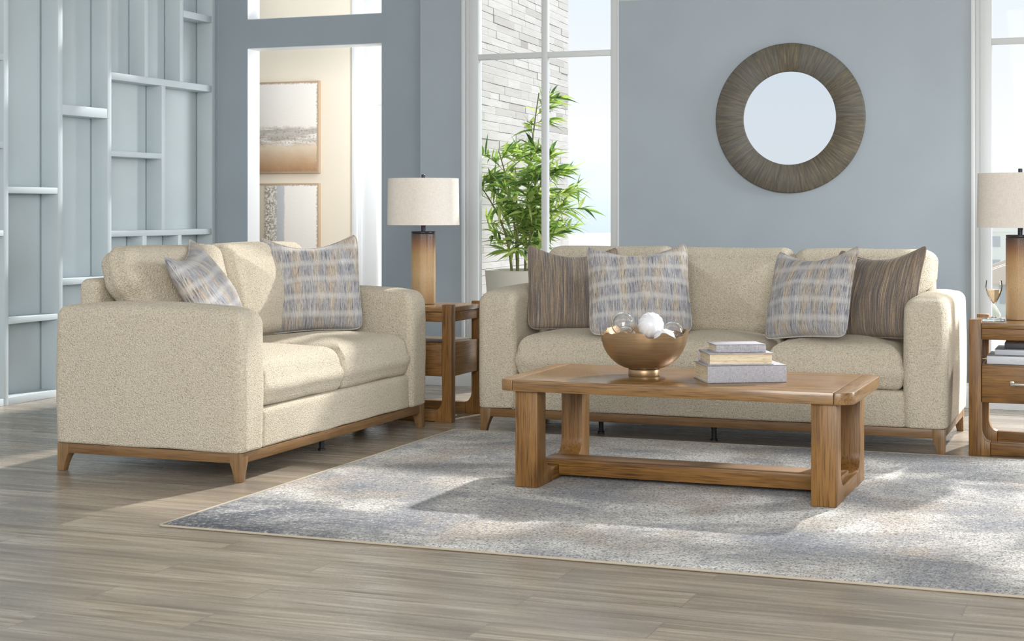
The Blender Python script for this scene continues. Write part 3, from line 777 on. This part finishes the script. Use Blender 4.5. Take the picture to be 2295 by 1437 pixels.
# ------------------------------------------------------------------ coffee table
ct = thing('coffee_table', 'low brown wood coffee table with rounded corners on the rug', 'coffee table', (0, 0, 0.013))
CX0, CX1, CY0, CY1 = -2.495, -1.012, 6.29, 7.045; TZ0, TZ1 = 0.405, 0.453
cxm, cym = (CX0 + CX1) / 2, (CY0 + CY1) / 2
ct.location = (cxm, cym, 0.013)
hx, hy = (CX1 - CX0) / 2, (CY1 - CY0) / 2; sxl = -2.43 - cxm; sxr = -1.088 - cxm
def roundend(x_in, x_out, s):
    r = min(0.07, abs(x_out - x_in) - 0.006); pts = [(x_in, -hy), ]
    for j in range(9):
        a = R(-90 + 90 * j / 8); pts.append((x_out - s * r + s * r * math.cos(a), -hy + r + r * math.sin(a)))
    for j in range(9):
        a = R(90 * j / 8); pts.append((x_out - s * r + s * r * math.cos(a), hy - r + r * math.sin(a)))
    pts.append((x_in, hy)); return pts
obj('tabletop', BOX(sxl + 0.0008, sxr - 0.0008, -hy, hy, TZ0, TZ1, 0.002), M['oak_top'], ct)
obj('tabletop_end', prism(roundend(sxl - 0.0008, -hx, -1), 'z', TZ0, TZ1, 0.003), M['oak_topend'], ct)
obj('tabletop_end', prism(roundend(sxr + 0.0008, hx, 1), 'z', TZ0, TZ1, 0.003), M['oak_topend'], ct)
ly0, ly1 = 6.318 - cym, 7.012 - cym; RH = 0.060; LD = 0.105; fr_ = 0.075
def footpoly(y0, s):
    """leg with a swept foot: outline in y,z; s=+1 sweeps toward +y"""
    pts = [(y0, 0), (y0, TZ0 - 0.0008), (y0 + s * LD, TZ0 - 0.0008), (y0 + s * LD, RH + fr_)]
    for j in range(1, 8):
        a = R(90 * j / 7); pts.append((y0 + s * (LD + fr_ - fr_ * math.cos(a)), RH + fr_ - fr_ * math.sin(a)))
    pts.append((y0 + s * (LD + fr_), 0)); return pts
for x0, x1 in ((-2.428 - cxm, -2.328 - cxm), (-1.181 - cxm, -1.081 - cxm)):
    obj('leg', prism(footpoly(ly0, 1), 'x', x0, x1, 0.003), M['oak_z'], ct)
    obj('leg', prism(footpoly(ly1, -1), 'x', x0, x1, 0.003), M['oak_z'], ct)
    obj('foot_rail', BOX(x0 + 0.001, x1 - 0.001, ly0 + LD + fr_ + 0.001, ly1 - LD - fr_ - 0.001, 0.002, RH - 0.001, 0.002), M['oak_y'], ct)
ym = (ly0 + ly1) / 2
st = [(-2.405 - cxm, RH), (-2.327 - cxm, RH), (-2.327 - cxm, 0.016), (-1.182 - cxm, 0.016), (-1.182 - cxm, RH), (-1.104 - cxm, RH), (-1.104 - cxm, RH + 0.022), (-2.405 - cxm, RH + 0.022)]
obj('stretcher', prism(st, 'y', ym - 0.082, ym + 0.082, 0.003), M['oak_x'], ct)

# ------------------------------------------------------------------ end tables
def end_table(label, loc):
    t = thing('end_table', label, 'end table', loc, group='wood end tables beside the sofa')
    w, d, p = 0.61, 0.485, 0.058; PH = 0.652; rh = 0.066; f = 0.062
    def postpoly(x0, s):
        pts = [(x0, 0), (x0, PH), (x0 + s * p, PH), (x0 + s * p, rh + f)]
        for j in range(1, 8):
            a = R(90 * j / 7); pts.append((x0 + s * (p + f * 0.68 - f * 0.68 * math.cos(a)), rh + f - f * math.sin(a)))
        pts.append((x0 + s * (p + f * 0.68), 0)); return pts
    for y0 in (0, d - p):
        for x0, s in ((0, 1), (w, -1)):
            obj('leg', prism(postpoly(x0, s), 'y', y0, y0 + p, 0.003), M['oak_z'], t)
        obj('bottom_rail', BOX(p + f * .68 + 0.001, w - p - f * .68 - 0.001, y0 + 0.004, y0 + p - 0.004, 0.004, rh - 0.002, 0.002), M['oak_x'], t)
    e_ = 0.0015
    top = [(p + e_, 0.006), (w - p - e_, 0.006), (w - p - e_, p + e_), (w - 0.004, p + e_), (w - 0.004, d - p - e_), (w - p - e_, d - p - e_), (w - p - e_, d - 0.004), (p + e_, d - 0.004), (p + e_, d - p - e_), (0.004, d - p - e_), (0.004, p + e_), (p + e_, p + e_)]
    obj('tabletop', prism(top, 'z', 0.611, 0.637, 0.002), M['oak_top'], t)
    ap = bmesh.new()
    box(ap, p + e_, w - p - e_, 0.010, 0.030, 0.556, 0.609, 0.002); box(ap, p + e_, w - p - e_, d - 0.03, d - 0.01, 0.556, 0.609, 0.002)
    box(ap, 0.010, 0.030, p + e_, d - p - e_, 0.556, 0.609, 0.002); box(ap, w - 0.03, w - 0.010, p + e_, d - p - e_, 0.556, 0.609, 0.002)
    obj('apron', ap, M['oak_x'], t)
    cs = bmesh.new()
    box(cs, p + e_, w - p - e_, 0.026, d - 0.012, 0.252, 0.436, 0.002)
    box(cs, 0.010, p + e_, p + e_, d - p - e_, 0.252, 0.436, 0.002); box(cs, w - p - e_, w - 0.010, p + e_, d - p - e_, 0.252, 0.436, 0.002)
    obj('drawer_case', cs, M['oak_topend'], t)
    dr = obj('drawer', BOX(p + 0.003, w - p - 0.003, 0.005, 0.025, 0.256, 0.432, 0.002), M['oak_x'], t)
    hb = bmesh.new(); hx_ = w / 2
    for s in (-1, 1):
        box(hb, hx_ + s * 0.105 - 0.010, hx_ + s * 0.105 + 0.010, 0.001, 0.005, 0.337, 0.361, 0.001)
        box(hb, hx_ + s * 0.105 - 0.006, hx_ + s * 0.105 + 0.006, -0.022, 0.003, 0.342, 0.356, 0.002)
    box(hb, hx_ - 0.111, hx_ + 0.111, -0.030, -0.018, 0.342, 0.356, 0.003)
    h_ = obj('handle', hb, M['nickel'], dr); h_['label'] = 'brushed nickel bar handle'
    return t
end_table('wood end table with books on its shelf at the right end of the sofa', (-0.736, 7.996, 0))
end_table('wood end table in the corner between the loveseat and the sofa', (-4.125, 8.165, 0))

# ------------------------------------------------------------------ lamps
def lamp(label, loc):
    t = thing('table_lamp', label, 'lamp', loc, group='drum shade table lamps')
    obj('base', lathe([(0, 0.001), (0.066, 0.001), (0.070, 0.006), (0.070, 0.404), (0.067, 0.408), (0, 0.408)], 64), M['glaze'], t)
    obj('cap', lathe([(0, 0.4085), (0.068, 0.4085), (0.070, 0.411), (0.070, 0.416), (0.067, 0.419), (0, 0.419)], 64), M['bronze'], t)
    obj('neck', lathe([(0, 0.419), (0.013, 0.419), (0.013, 0.52), (0.006, 0.53), (0.006, 0.715), (0, 0.715)], 24), M['bronze'], t)
    r0, r1, z0, z1 = 0.207, 0.203, 0.455, 0.722
    sh_ = lathe([(r0, z0), (r1, z1), (r1 - 0.004, z1), (r0 - 0.004, z0)], 96, closed=True)
    s = obj('shade', sh_, M['linen'], t, 40)
    sp = bmesh.new()
    for k in range(3):
        a = 2 * PI * k / 3 + 0.4; tube([(0.004 * math.cos(a), 0.004 * math.sin(a), z1 - 0.012), ((r1 - 0.003) * math.cos(a), (r1 - 0.003) * math.sin(a), z1 - 0.012)], 0.0018, 6, sp)
    obj('spider', sp, M['bronze'], s)
    obj('finial', lathe([(0, 0.7155), (0.011, 0.7155), (0.011, 0.743), (0.009, 0.745), (0, 0.745)], 24), M['bronze'], t)
    return t
lamp('drum-shade lamp with tan and brown glazed base between the loveseat and sofa', (-3.80, 8.42, 0.637))
lamp('drum-shade lamp with tan and brown glazed base in front of the right window', (-0.515, 8.27, 0.637))

# ------------------------------------------------------------------ things on the right end table
co_ = tag(obj('coaster', BOX(-0.05, 0.05, -0.05, 0.05, 0.0, 0.010, 0.002), M['coaster']), 'square glass coaster under the wine glass', 'coaster')
co_.location = (-0.632, 8.16, 0.6375)
gt = thing('wine_glass', 'stemmed wine glass of rose wine on the right end table', 'wine glass', (-0.632, 8.16, 0.648))
gp = [(0, 0.0), (0.030, 0.0), (0.031, 0.0015), (0.012, 0.004), (0.0045, 0.012), (0.0035, 0.04), (0.004, 0.058), (0.010, 0.074), (0.024, 0.106), (0.0315, 0.130), (0.0335, 0.148), (0.032, 0.168), (0.0310, 0.176), (0.0302, 0.176), (0.0312, 0.168), (0.0325, 0.148), (0.0305, 0.130), (0.023, 0.107), (0.009, 0.076), (0, 0.068)]
gp = [(r * 1.18, z * 1.06) for r, z in gp]
obj('glass', lathe(gp, 40), M['crystal'], gt, 60)
obj('wine', lathe([(r * 1.18, z * 1.06) for r, z in [(0, 0.0695), (0.0085, 0.0775), (0.0222, 0.1075), (0.0297, 0.130), (0.0305, 0.1345), (0, 0.1345)]], 40), M['wine'], gt, 50)

def book(name, label, cat, w, d, h, cov, pg, loc, rz, spine=-1, edge=0.004, thick=0.0035, group=None):
    """hardback lying flat: w along the spine, d deep, spine on the -y side when spine=-1"""
    t = thing(name, label, cat, loc, rz, group)
    c = bmesh.new()
    box(c, -w / 2, w / 2, -d / 2, d / 2, 0, thick, 0.001); box(c, -w / 2, w / 2, -d / 2, d / 2, h - thick, h, 0.001)
    y = spine * d / 2
    box(c, -w / 2, w / 2, min(y, y - spine * thick), max(y, y - spine * thick), 0, h, 0.001)
    obj('cover', c, cov, t)
    y0, y1 = -d / 2 + (thick if spine < 0 else edge), d / 2 - (edge if spine < 0 else thick)
    obj('pages', BOX(-w / 2 + edge, w / 2 - edge, y0, y1, thick + 0.0002, h - thick - 0.0002), pg, t, smooth=None)
    return t
BG = 'books on the shelf of the right end table'
b1 = book('book', 'large pale grey book at the bottom of the end table stack', 'book', 0.34, 0.26, 0.042, M['book_grey'], M['paper'], (-0.485, 8.16, 0.4365), 0.0, group=BG)
tx = bpy.data.curves.new('spine_lettering', 'FONT'); tx.body = 'HIGH'; tx.size = 0.026; tx.extrude = 0.0003
tmp = bpy.data.objects.new('tmp', tx); link(tmp); bpy.context.view_layer.update()
me_ = bpy.data.meshes.new_from_object(tmp.evaluated_get(bpy.context.evaluated_depsgraph_get())); bpy.data.objects.remove(tmp)
me_.materials.clear(); me_.materials.append(M['ink'])
to = link(bpy.data.objects.new('spine_lettering', me_)); to.parent = b1; to.location = (-0.062, -0.1303, 0.012); to.rotation_euler = (R(90), 0, 0)
book('book', 'silver-grey book in the middle of the end table stack', 'book', 0.30, 0.235, 0.030, M['book_silver'], M['paper'], (-0.470, 8.17, 0.4790), 0.0, group=BG)
b3 = book('book', 'dark book with tan cover on top of the end table stack', 'book', 0.27, 0.20, 0.027, M['book_dark'], M['paper'], (-0.445, 8.18, 0.5095), R(2), group=BG)
obj('cover_print', BOX(-0.133, 0.133, -0.098, 0.098, 0.0271, 0.0276), M['book_tan'], b3, smooth=None)

# ------------------------------------------------------------------ things on the coffee table
TT = 0.013 + TZ1
BG2 = 'grey cloth books stacked on the coffee table'
def clothbook(label, w, d, h, z, loc, rz, spine):
    t = book('book', label, 'book', w, d, h, M['cloth'], M['pages'], (loc[0], loc[1], z), rz, spine, 0.007, 0.004, BG2)
    if spine < 0:
        for q in (-0.22, 0.0, 0.22):
            obj('spine_band', BOX(q * w - 0.0025, q * w + 0.0025, -d / 2 - 0.0012, -d / 2 + 0.001, 0.001, h - 0.001, 0.0006), M['cloth'], t)
    return t
ca = R(29)
def along(fx, fy, u, v): return (fx + u * math.cos(ca) - v * math.sin(ca), fy + u * math.sin(ca) + v * math.cos(ca))
clothbook('largest grey cloth book, at the bottom of the coffee table stack', 0.335, 0.232, 0.072, TT + 0.0005, along(-1.627, 6.437, 0.1675, 0.116), ca, -1)
clothbook('middle grey cloth book with its page edges turned outward', 0.275, 0.190, 0.049, TT + 0.073, along(-1.627, 6.437, 0.150, 0.110), ca + R(-2), 1)
clothbook('smallest grey cloth book, on top of the coffee table stack', 0.212, 0.150, 0.034, TT + 0.1225, along(-1.627, 6.437, 0.150, 0.105), ca, -1)

# gold bowl with a wavy torn rim
bw = thing('decorative_bowl', 'footed gold bowl with ragged rim holding glass balls on the coffee table', 'bowl', (-1.962, 6.655, TT + 0.0005))
obj('foot', lathe([(0, 0), (0.066, 0), (0.068, 0.003), (0.068, 0.026), (0.066, 0.029), (0, 0.029)], 64), M['gold'], bw)
N = 128; bm = bmesh.new(); prof = []
def rim(a):
    return 0.193 + 0.008 * math.sin(3 * a + 0.6) + 0.007 * math.sin(7 * a + 1.1) + 0.005 * math.sin(13 * a) + 0.010 * (0.5 + 0.5 * math.tanh(9 * math.sin(9 * a + 2)))
outer, inner = [], []
K = 18
for side, off in ((0, 0.0), (1, 0.003)):
    L_ = []
    for k in range(K + 1):
        t_ = k / K; row = []
        for i in range(N):
            a = 2 * PI * i / N; th = R(4) + (R(84) - R(4)) * t_
            r = 0.050 + (0.190 - 0.050) * math.sin(th) ** 0.92 if k else 0.05
            z = 0.0295 + 0.165 * (1 - math.cos(th)) ** 0.9
            if k > K - 6: z += (rim(a) - 0.190) * ((k - (K - 6)) / 6) ** 1.5
            row.append(bm.verts.new(((r - off) * math.cos(a), (r - off) * math.sin(a), z + (off if k < 4 else 0))))
        L_.append(row)
    (outer if side == 0 else inner).extend(L_)
for A in (outer, inner):
    for a, b in zip(A, A[1:]):
        for i in range(N): bm.faces.new((a[i], a[(i + 1) % N], b[(i + 1) % N], b[i]))
for i in range(N): bm.faces.new((outer[-1][i], outer[-1][(i + 1) % N], inner[-1][(i + 1) % N], inner[-1][i]))
bm.faces.new(outer[0]); bm.faces.new(inner[0])
obj('bowl_shell', bm, M['gold'], bw, 50)

def ball(label, name, loc, r, kind):
    bm = bmesh.new(); nu, nv = (168, 48) if kind == 'rib' else (72, 36); rows = []
    for j in range(nv + 1):
        th = PI * j / nv
        if j in (0, nv): rows.append([bm.verts.new((0, 0, r * math.cos(th)))]); continue
        row = []
        for i in range(nu):
            a = 2 * PI * i / nu; rr = r
            if kind == 'rib': rr = r * (1 - 0.05 * (0.5 + 0.5 * math.cos(14 * a)) ** 1.5 * math.sin(th) ** 0.7)
            row.append(bm.verts.new((rr * math.sin(th) * math.cos(a), rr * math.sin(th) * math.sin(a), r * math.cos(th))))
        rows.append(row)
    for a, b in zip(rows, rows[1:]):
        for i in range(nu):
            j = (i + 1) % nu
            if len(a) == 1: bm.faces.new((a[0], b[i], b[j]))
            elif len(b) == 1: bm.faces.new((a[i], b[0], a[j]))
            else: bm.faces.new((a[i], b[i], b[j], a[j]))
    if kind == 'glass':
        # hollow blown sphere with trapped bubbles
        inn = bmesh.new(); bmesh.ops.create_uvsphere(inn, u_segments=48, v_segments=24, radius=r * 0.93)
        bmesh.ops.reverse_faces(inn, faces=inn.faces[:]); merge(bm, inn)
    o = obj(name, bm, M['white_glass'] if kind == 'rib' else M['bubble'], smooth='keep' if kind == 'glass' else 60)
    tag(o, label, 'decorative ball', 'decorative balls in the gold bowl'); o.location = loc
    if kind == 'rib': o.rotation_euler = (R(62), R(10), R(20))
    return o
bx, by = -1.962, 6.655
ball('large clear glass ball on the left of the bowl, next to the white ball', 'glass_ball', (bx - 0.080, by - 0.045, TT + 0.222), 0.052, 'glass')
ball('larger white ribbed glass ball standing highest in the middle of the bowl', 'ribbed_ball', (bx + 0.028, by + 0.005, TT + 0.216), 0.057, 'rib')
ball('smaller clear glass ball behind the white balls, right side of the bowl', 'glass_ball', (bx + 0.108, by + 0.070, TT + 0.184), 0.047, 'glass')
ball('lower white ribbed glass ball tucked at the right of the bowl', 'ribbed_ball', (bx + 0.104, by - 0.048, TT + 0.160), 0.048, 'rib')
ball('clear glass ball sunk low at the far left of the bowl', 'glass_ball', (bx - 0.098, by + 0.055, TT + 0.158), 0.046, 'glass')

# ------------------------------------------------------------------ rug
rg = thing('area_rug', 'large abstract blue, grey and cream pile rug under the coffee table', 'rug', (-3.385, 5.10, 0))
RW, RD = 4.4, 2.79; nx, ny = 176, 112; bm = bmesh.new(); gr = []
for i in range(nx + 1):
    row = []
    for j in range(ny + 1):
        x, y = RW * i / nx, RD * j / ny
        dE = min(x, y, RW - x, RD - y)
        z = 0.0118 * min(1.0, (max(dE, 0) / 0.02)) ** 0.5 if dE < 0.02 else 0.0118
        z = max(z, 0.006) + 0.0012 * noise.noise(Vector((x * 30, y * 30, 0)))
        row.append(bm.verts.new((0.008 + x * (RW - 0.016) / RW, 0.008 + y * (RD - 0.016) / RD, z)))
    gr.append(row)
for i in range(nx):
    for j in range(ny): bm.faces.new((gr[i][j], gr[i + 1][j], gr[i + 1][j + 1], gr[i][j + 1]))
ring_ = [gr[i][0] for i in range(nx + 1)] + [gr[nx][j] for j in range(1, ny + 1)] + [gr[i][ny] for i in range(nx - 1, -1, -1)] + [gr[0][j] for j in range(ny - 1, 0, -1)]
low = [bm.verts.new((v.co.x, v.co.y, 0.001)) for v in ring_]
for i in range(len(ring_)):
    j = (i + 1) % len(ring_); bm.faces.new((ring_[i], low[i], low[j], ring_[j]))
obj('pile', bm, M['rug'], rg, 40)
c0 = 0.0; pts = []
for (ax, ay), a0 in (((RW - 0.02, RD - 0.02), 0), ((0.02, RD - 0.02), 90), ((0.02, 0.02), 180), ((RW - 0.02, 0.02), 270)):
    for k in range(6):
        a = R(a0 + 90 * k / 5); pts.append((ax + 0.0175 * math.cos(a), ay + 0.0175 * math.sin(a), 0.0052))
full = []
for i, p in enumerate(pts):
    q = pts[(i + 1) % len(pts)]; d = math.dist(p, q); n_ = max(1, int(d / 0.05))
    for k in range(n_): full.append(tuple(p[c] + (q[c] - p[c]) * k / n_ for c in range(3)))
bd = obj('binding', tube(full, 0.0047, 8, closed=True), M['binding'], rg, 80); bd['label'] = 'tan bound edge of the rug'

# ------------------------------------------------------------------ outside the windows
struct('terrace', BOX(-4.59, 2.6, WY + 0.17, 13.6, -0.10, -0.02), M['terrace'], smooth=None)
# stacked stone pier
rnd = random.Random(3); bm = bmesh.new(); tl = bm.faces.layers.float.new('tint'); L_ = 3.0; z = 0.0
while z < 4.4:
    hh = rnd.choice((0.048, 0.056, 0.056, 0.066)); y = 0.0
    while y < L_ - 0.02:
        w_ = min(rnd.uniform(0.20, 0.62), L_ - y)
        if L_ - (y + w_) < 0.08: w_ = L_ - y
        pr = rnd.uniform(0.0, 0.006); n0 = len(bm.faces)
        b = bmesh.new(); box(b, -0.14, pr, y + 0.0008, y + w_ - 0.0008 + (rnd.uniform(-0.01, 0.012) if y + w_ >= L_ - 1e-6 else 0), z + 0.0008, z + hh - 0.0008, 0.002, 1)
        merge(bm, b); bm.faces.ensure_lookup_table(); tv = rnd.random() ** 0.6
        for f in bm.faces[n0:]: f[tl] = tv
        y += w_
    z += hh
sw = tag(obj('stone_wall', bm, M['stone'], smooth=25), 'pale stacked stone garden wall behind the bamboo outside the left window', 'stone wall')
sw.location = (-4.322, 10.10, -0.02); sw.rotation_euler = (0, 0, R(4.2))

# potted bamboo
pb = thing('potted_bamboo', 'tall potted bamboo plant on the terrace outside the left window', 'potted plant', (-4.0, 10.55, -0.02))
obj('pot', lathe([(0, 0.0), (0.19, 0.0), (0.20, 0.01), (0.262, 0.765), (0.262, 0.775), (0.25, 0.778), (0.245, 0.765), (0.24, 0.70), (0, 0.70)], 64), M['pot'], pb)
obj('soil', lathe([(0, 0.735), (0.241, 0.728), (0.238, 0.7005), (0, 0.7005)], 40), M['soil'], pb)
rnd = random.Random(12); leaves = bmesh.new(); lt = leaves.faces.layers.float.new('tint')
def leaf(p, d, ln, wd, tint):
    d = d.normalized(); side = d.cross(Vector((0, 0, 1)))
    if side.length < 1e-3: side = Vector((1, 0, 0))
    side.normalize(); side = (Matrix.Rotation(rnd.uniform(-1.0, 1.0), 3, d) @ side); up = side.cross(d); vs = []
    droop = rnd.uniform(0.1, 0.45); n = 6
    for i in range(n + 1):
        t_ = i / n; w_ = wd * math.sin(PI * min(1, t_ * 0.93 + 0.07) ** 0.75) * (1 - t_ ** 4)
        c = p + d * ln * t_ + Vector((0, 0, -droop * ln * t_ * t_))
        c.x = max(c.x, -0.27)
        vs.append((leaves.verts.new(c - side * w_ + up * w_ * 0.25), leaves.verts.new(c), leaves.verts.new(c + side * w_ + up * w_ * 0.25)))
    for a, b in zip(vs, vs[1:]):
        for q in ((a[0], a[1], b[1], b[0]), (a[1], a[2], b[2], b[1])):
            f = leaves.faces.new(q); f[lt] = tint
twigs = bmesh.new()
stems = [(-0.045, 0.02, 1.62, -0.14), (-0.018, -0.04, 1.50, -0.02), (0.012, 0.03, 2.02, 0.10), (0.055, -0.02, 1.60, 0.16), (0.075, 0.04, 1.35, 0.20), (-0.06, -0.05, 1.45, -0.30)]
for sx_, sy_, ht, ln in stems:
    pts = []; rads = []
    for k in range(25):
        t_ = k / 24; pts.append(Vector((sx_ + ln * t_ ** 2.2, sy_ + 0.06 * ln * t_, 0.72 + (ht - 0.72) * t_))); rads.append((0.0105 * (1 - 0.65 * t_)) * (1.12 if k % 4 == 0 else 1.0))
    obj('cane', tube(pts, 0.01, 10, rads=rads), M['stem'], pb, 60)
    nb = 15
    for b in range(nb):
        t_ = 0.26 + 0.74 * b / (nb - 1); i = min(23, int(t_ * 24)); p = pts[i]
        ang = rnd.uniform(-2.4, 2.4); bl = rnd.uniform(0.16, 0.42) * (1.15 - 0.5 * t_)
        d = Vector((math.cos(ang), 0.55 * math.sin(ang), rnd.uniform(0.1, 0.7))).normalized()
        bp = [p + d * bl * s + Vector((0, 0, -0.22 * bl * s * s)) for s in (0, .25, .5, .75, 1)]
        tube(bp, 0.002, 5, twigs)
        nl = rnd.randint(12, 17)
        for l in range(nl):
            s = 0.25 + 0.75 * l / (nl - 1); q = p + d * bl * s + Vector((0, 0, -0.22 * bl * s * s))
            ld = (d + Vector((rnd.uniform(-1, 1), rnd.uniform(-0.8, 0.8), rnd.uniform(-0.7, 0.45)))).normalized()
            if q.x < -0.12 and ld.x < 0: ld.x *= -0.3
            leaf(q, ld, rnd.uniform(0.11, 0.22), rnd.uniform(0.0085, 0.0145), min(1, max(0, rnd.gauss(0.48, 0.27))))
obj('twigs', twigs, M['stem'], pb)
obj('foliage', leaves, M['leaf'], pb, 70)

# valley, ridge, houses and trees beyond the terrace
def gz(y): return -1.5 - 0.050 * max(0, y - 20) if y < 420 else -21.5
bm = bmesh.new(); rows = []
ysl = [16, 30, 60, 100, 160, 240, 330, 420, 600, 900, 1300, 1900]
for y in ysl:
    row = []
    for k in range(41):
        x = -y * 1.1 + k / 40 * y * 2.0
        h = gz(y) + (noise.noise(Vector((x * 0.01, y * 0.01, 0))) * 3 if y > 60 else 0)
        row.append(bm.verts.new((x, y, h)))
    rows.append(row)
for a, b in zip(rows, rows[1:]):
    for k in range(40): bm.faces.new((a[k], a[k + 1], b[k + 1], b[k]))
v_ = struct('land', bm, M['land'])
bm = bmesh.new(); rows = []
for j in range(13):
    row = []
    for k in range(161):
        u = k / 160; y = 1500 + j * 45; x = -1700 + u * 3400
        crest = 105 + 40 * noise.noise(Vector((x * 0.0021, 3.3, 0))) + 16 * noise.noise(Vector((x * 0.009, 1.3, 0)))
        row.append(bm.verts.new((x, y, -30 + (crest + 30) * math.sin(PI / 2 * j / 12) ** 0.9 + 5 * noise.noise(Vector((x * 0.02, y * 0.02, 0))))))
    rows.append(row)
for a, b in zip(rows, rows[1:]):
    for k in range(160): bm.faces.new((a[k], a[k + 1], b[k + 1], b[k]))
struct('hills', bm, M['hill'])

def house(label, x, y, w, d, h, fl, cols, roof, group):
    z0 = gz(y) - 1
    t = thing('distant_house', label, 'house', (x, y, z0), group=group)
    obj('walls', BOX(-w / 2, w / 2, 0, d, 0, h + 1), M['bwhite'], t, smooth=None)
    for f in range(fl):
        for c in range(cols):
            cx_ = -w / 2 + w * (c + .5) / cols; cz = 1.6 + (h - 0.6) * (f + .35) / fl
            obj('window', BOX(cx_ - w / cols * .22, cx_ + w / cols * .22, -0.08, 0.02, cz, cz + (h / fl) * .42), M['bglass'], t, smooth=None)
    if roof:
        obj('roof', prism([(-w / 2 - .4, h + 1), (w / 2 + .4, h + 1), (0, h + 1 + w * .22)], 'y', -0.4, d + .4), M['broof'], t, smooth=None)
    else:
        obj('roof', BOX(-w / 2 - .3, w / 2 + .3, -0.3, d + .3, h + 1, h + 1.5), M['bwhite'], t, smooth=None)
HG = 'pale houses in the valley beyond the right window'
hs = [(-9.5, 150, 7, 6, 3.6, 1, 3, True), (-17.5, 215, 9, 8, 9.6, 3, 4, False), (-25.5, 290, 13, 9, 13, 4, 5, False), (-7.6, 110, 5, 5, 2.6, 1, 2, True), (-2.0, 190, 10, 8, 8, 3, 4, False), (-6.2, 88, 4.4, 4, 2.2, 1, 3, True), (-14.5, 330, 10, 8, 14, 4, 4, False)]
hl = ['pale pink-roofed house lower down in the valley', 'white flat-roofed block with three rows of windows', 'broad white block of four storeys furthest down the valley', 'small white gabled cottage beyond the right window', 'white three-storey block behind the right lamp', 'lowest small gabled cottage seen under the end table top', 'white tower-like block of four storeys behind the lamp']
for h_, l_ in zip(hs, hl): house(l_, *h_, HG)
def tree(x, y, s, seed):
    t = thing('distant_tree', 'pale hazy round tree in the valley outside the windows', 'tree', (x, y, gz(y) - 0.5), group='hazy trees in the valley')
    obj('trunk', tube([(0, 0, 0), (0, 0, s * 0.6)], 0.09 * s, 6), M['ftrunk'], t)
    bm = bmesh.new(); rr = random.Random(seed)
    for k in range(9):
        b = bmesh.new(); bmesh.ops.create_icosphere(b, subdivisions=2, radius=s * rr.uniform(.28, .46))
        for v in b.verts: v.co *= 1 + 0.30 * noise.noise(v.co * (3.2 / s) + Vector((k * 3, seed, 0)))
        merge(bm, b, T(rr.uniform(-.5, .5) * s, rr.uniform(-.4, .4) * s, s * rr.uniform(.55, 1.15)))
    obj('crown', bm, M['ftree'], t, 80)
rt = random.Random(5); placed = []
for lo, hi, seed0 in ((0.075, 0.13, 0), (0.315, 0.365, 50)):
    n_ = 0
    for k in range(400):
        y = rt.uniform(60, 300); x = -y * rt.uniform(lo, hi); s_ = rt.uniform(1.0, 2.2) * (0.5 + y / 200)
        if any(abs(x - a) < 1.05 * (s_ + c) and abs(y - b) < 0.95 * (s_ + c) for a, b, c in placed): continue
        if any(abs(x - h[0]) < h[2] / 2 + s_ * 1.1 and h[1] - s_ * 1.1 < y < h[1] + h[3] + s_ * 1.1 for h in hs): continue
        placed.append((x, y, s_)); tree(x, y, s_, seed0 + n_); n_ += 1
        if n_ == 24: break
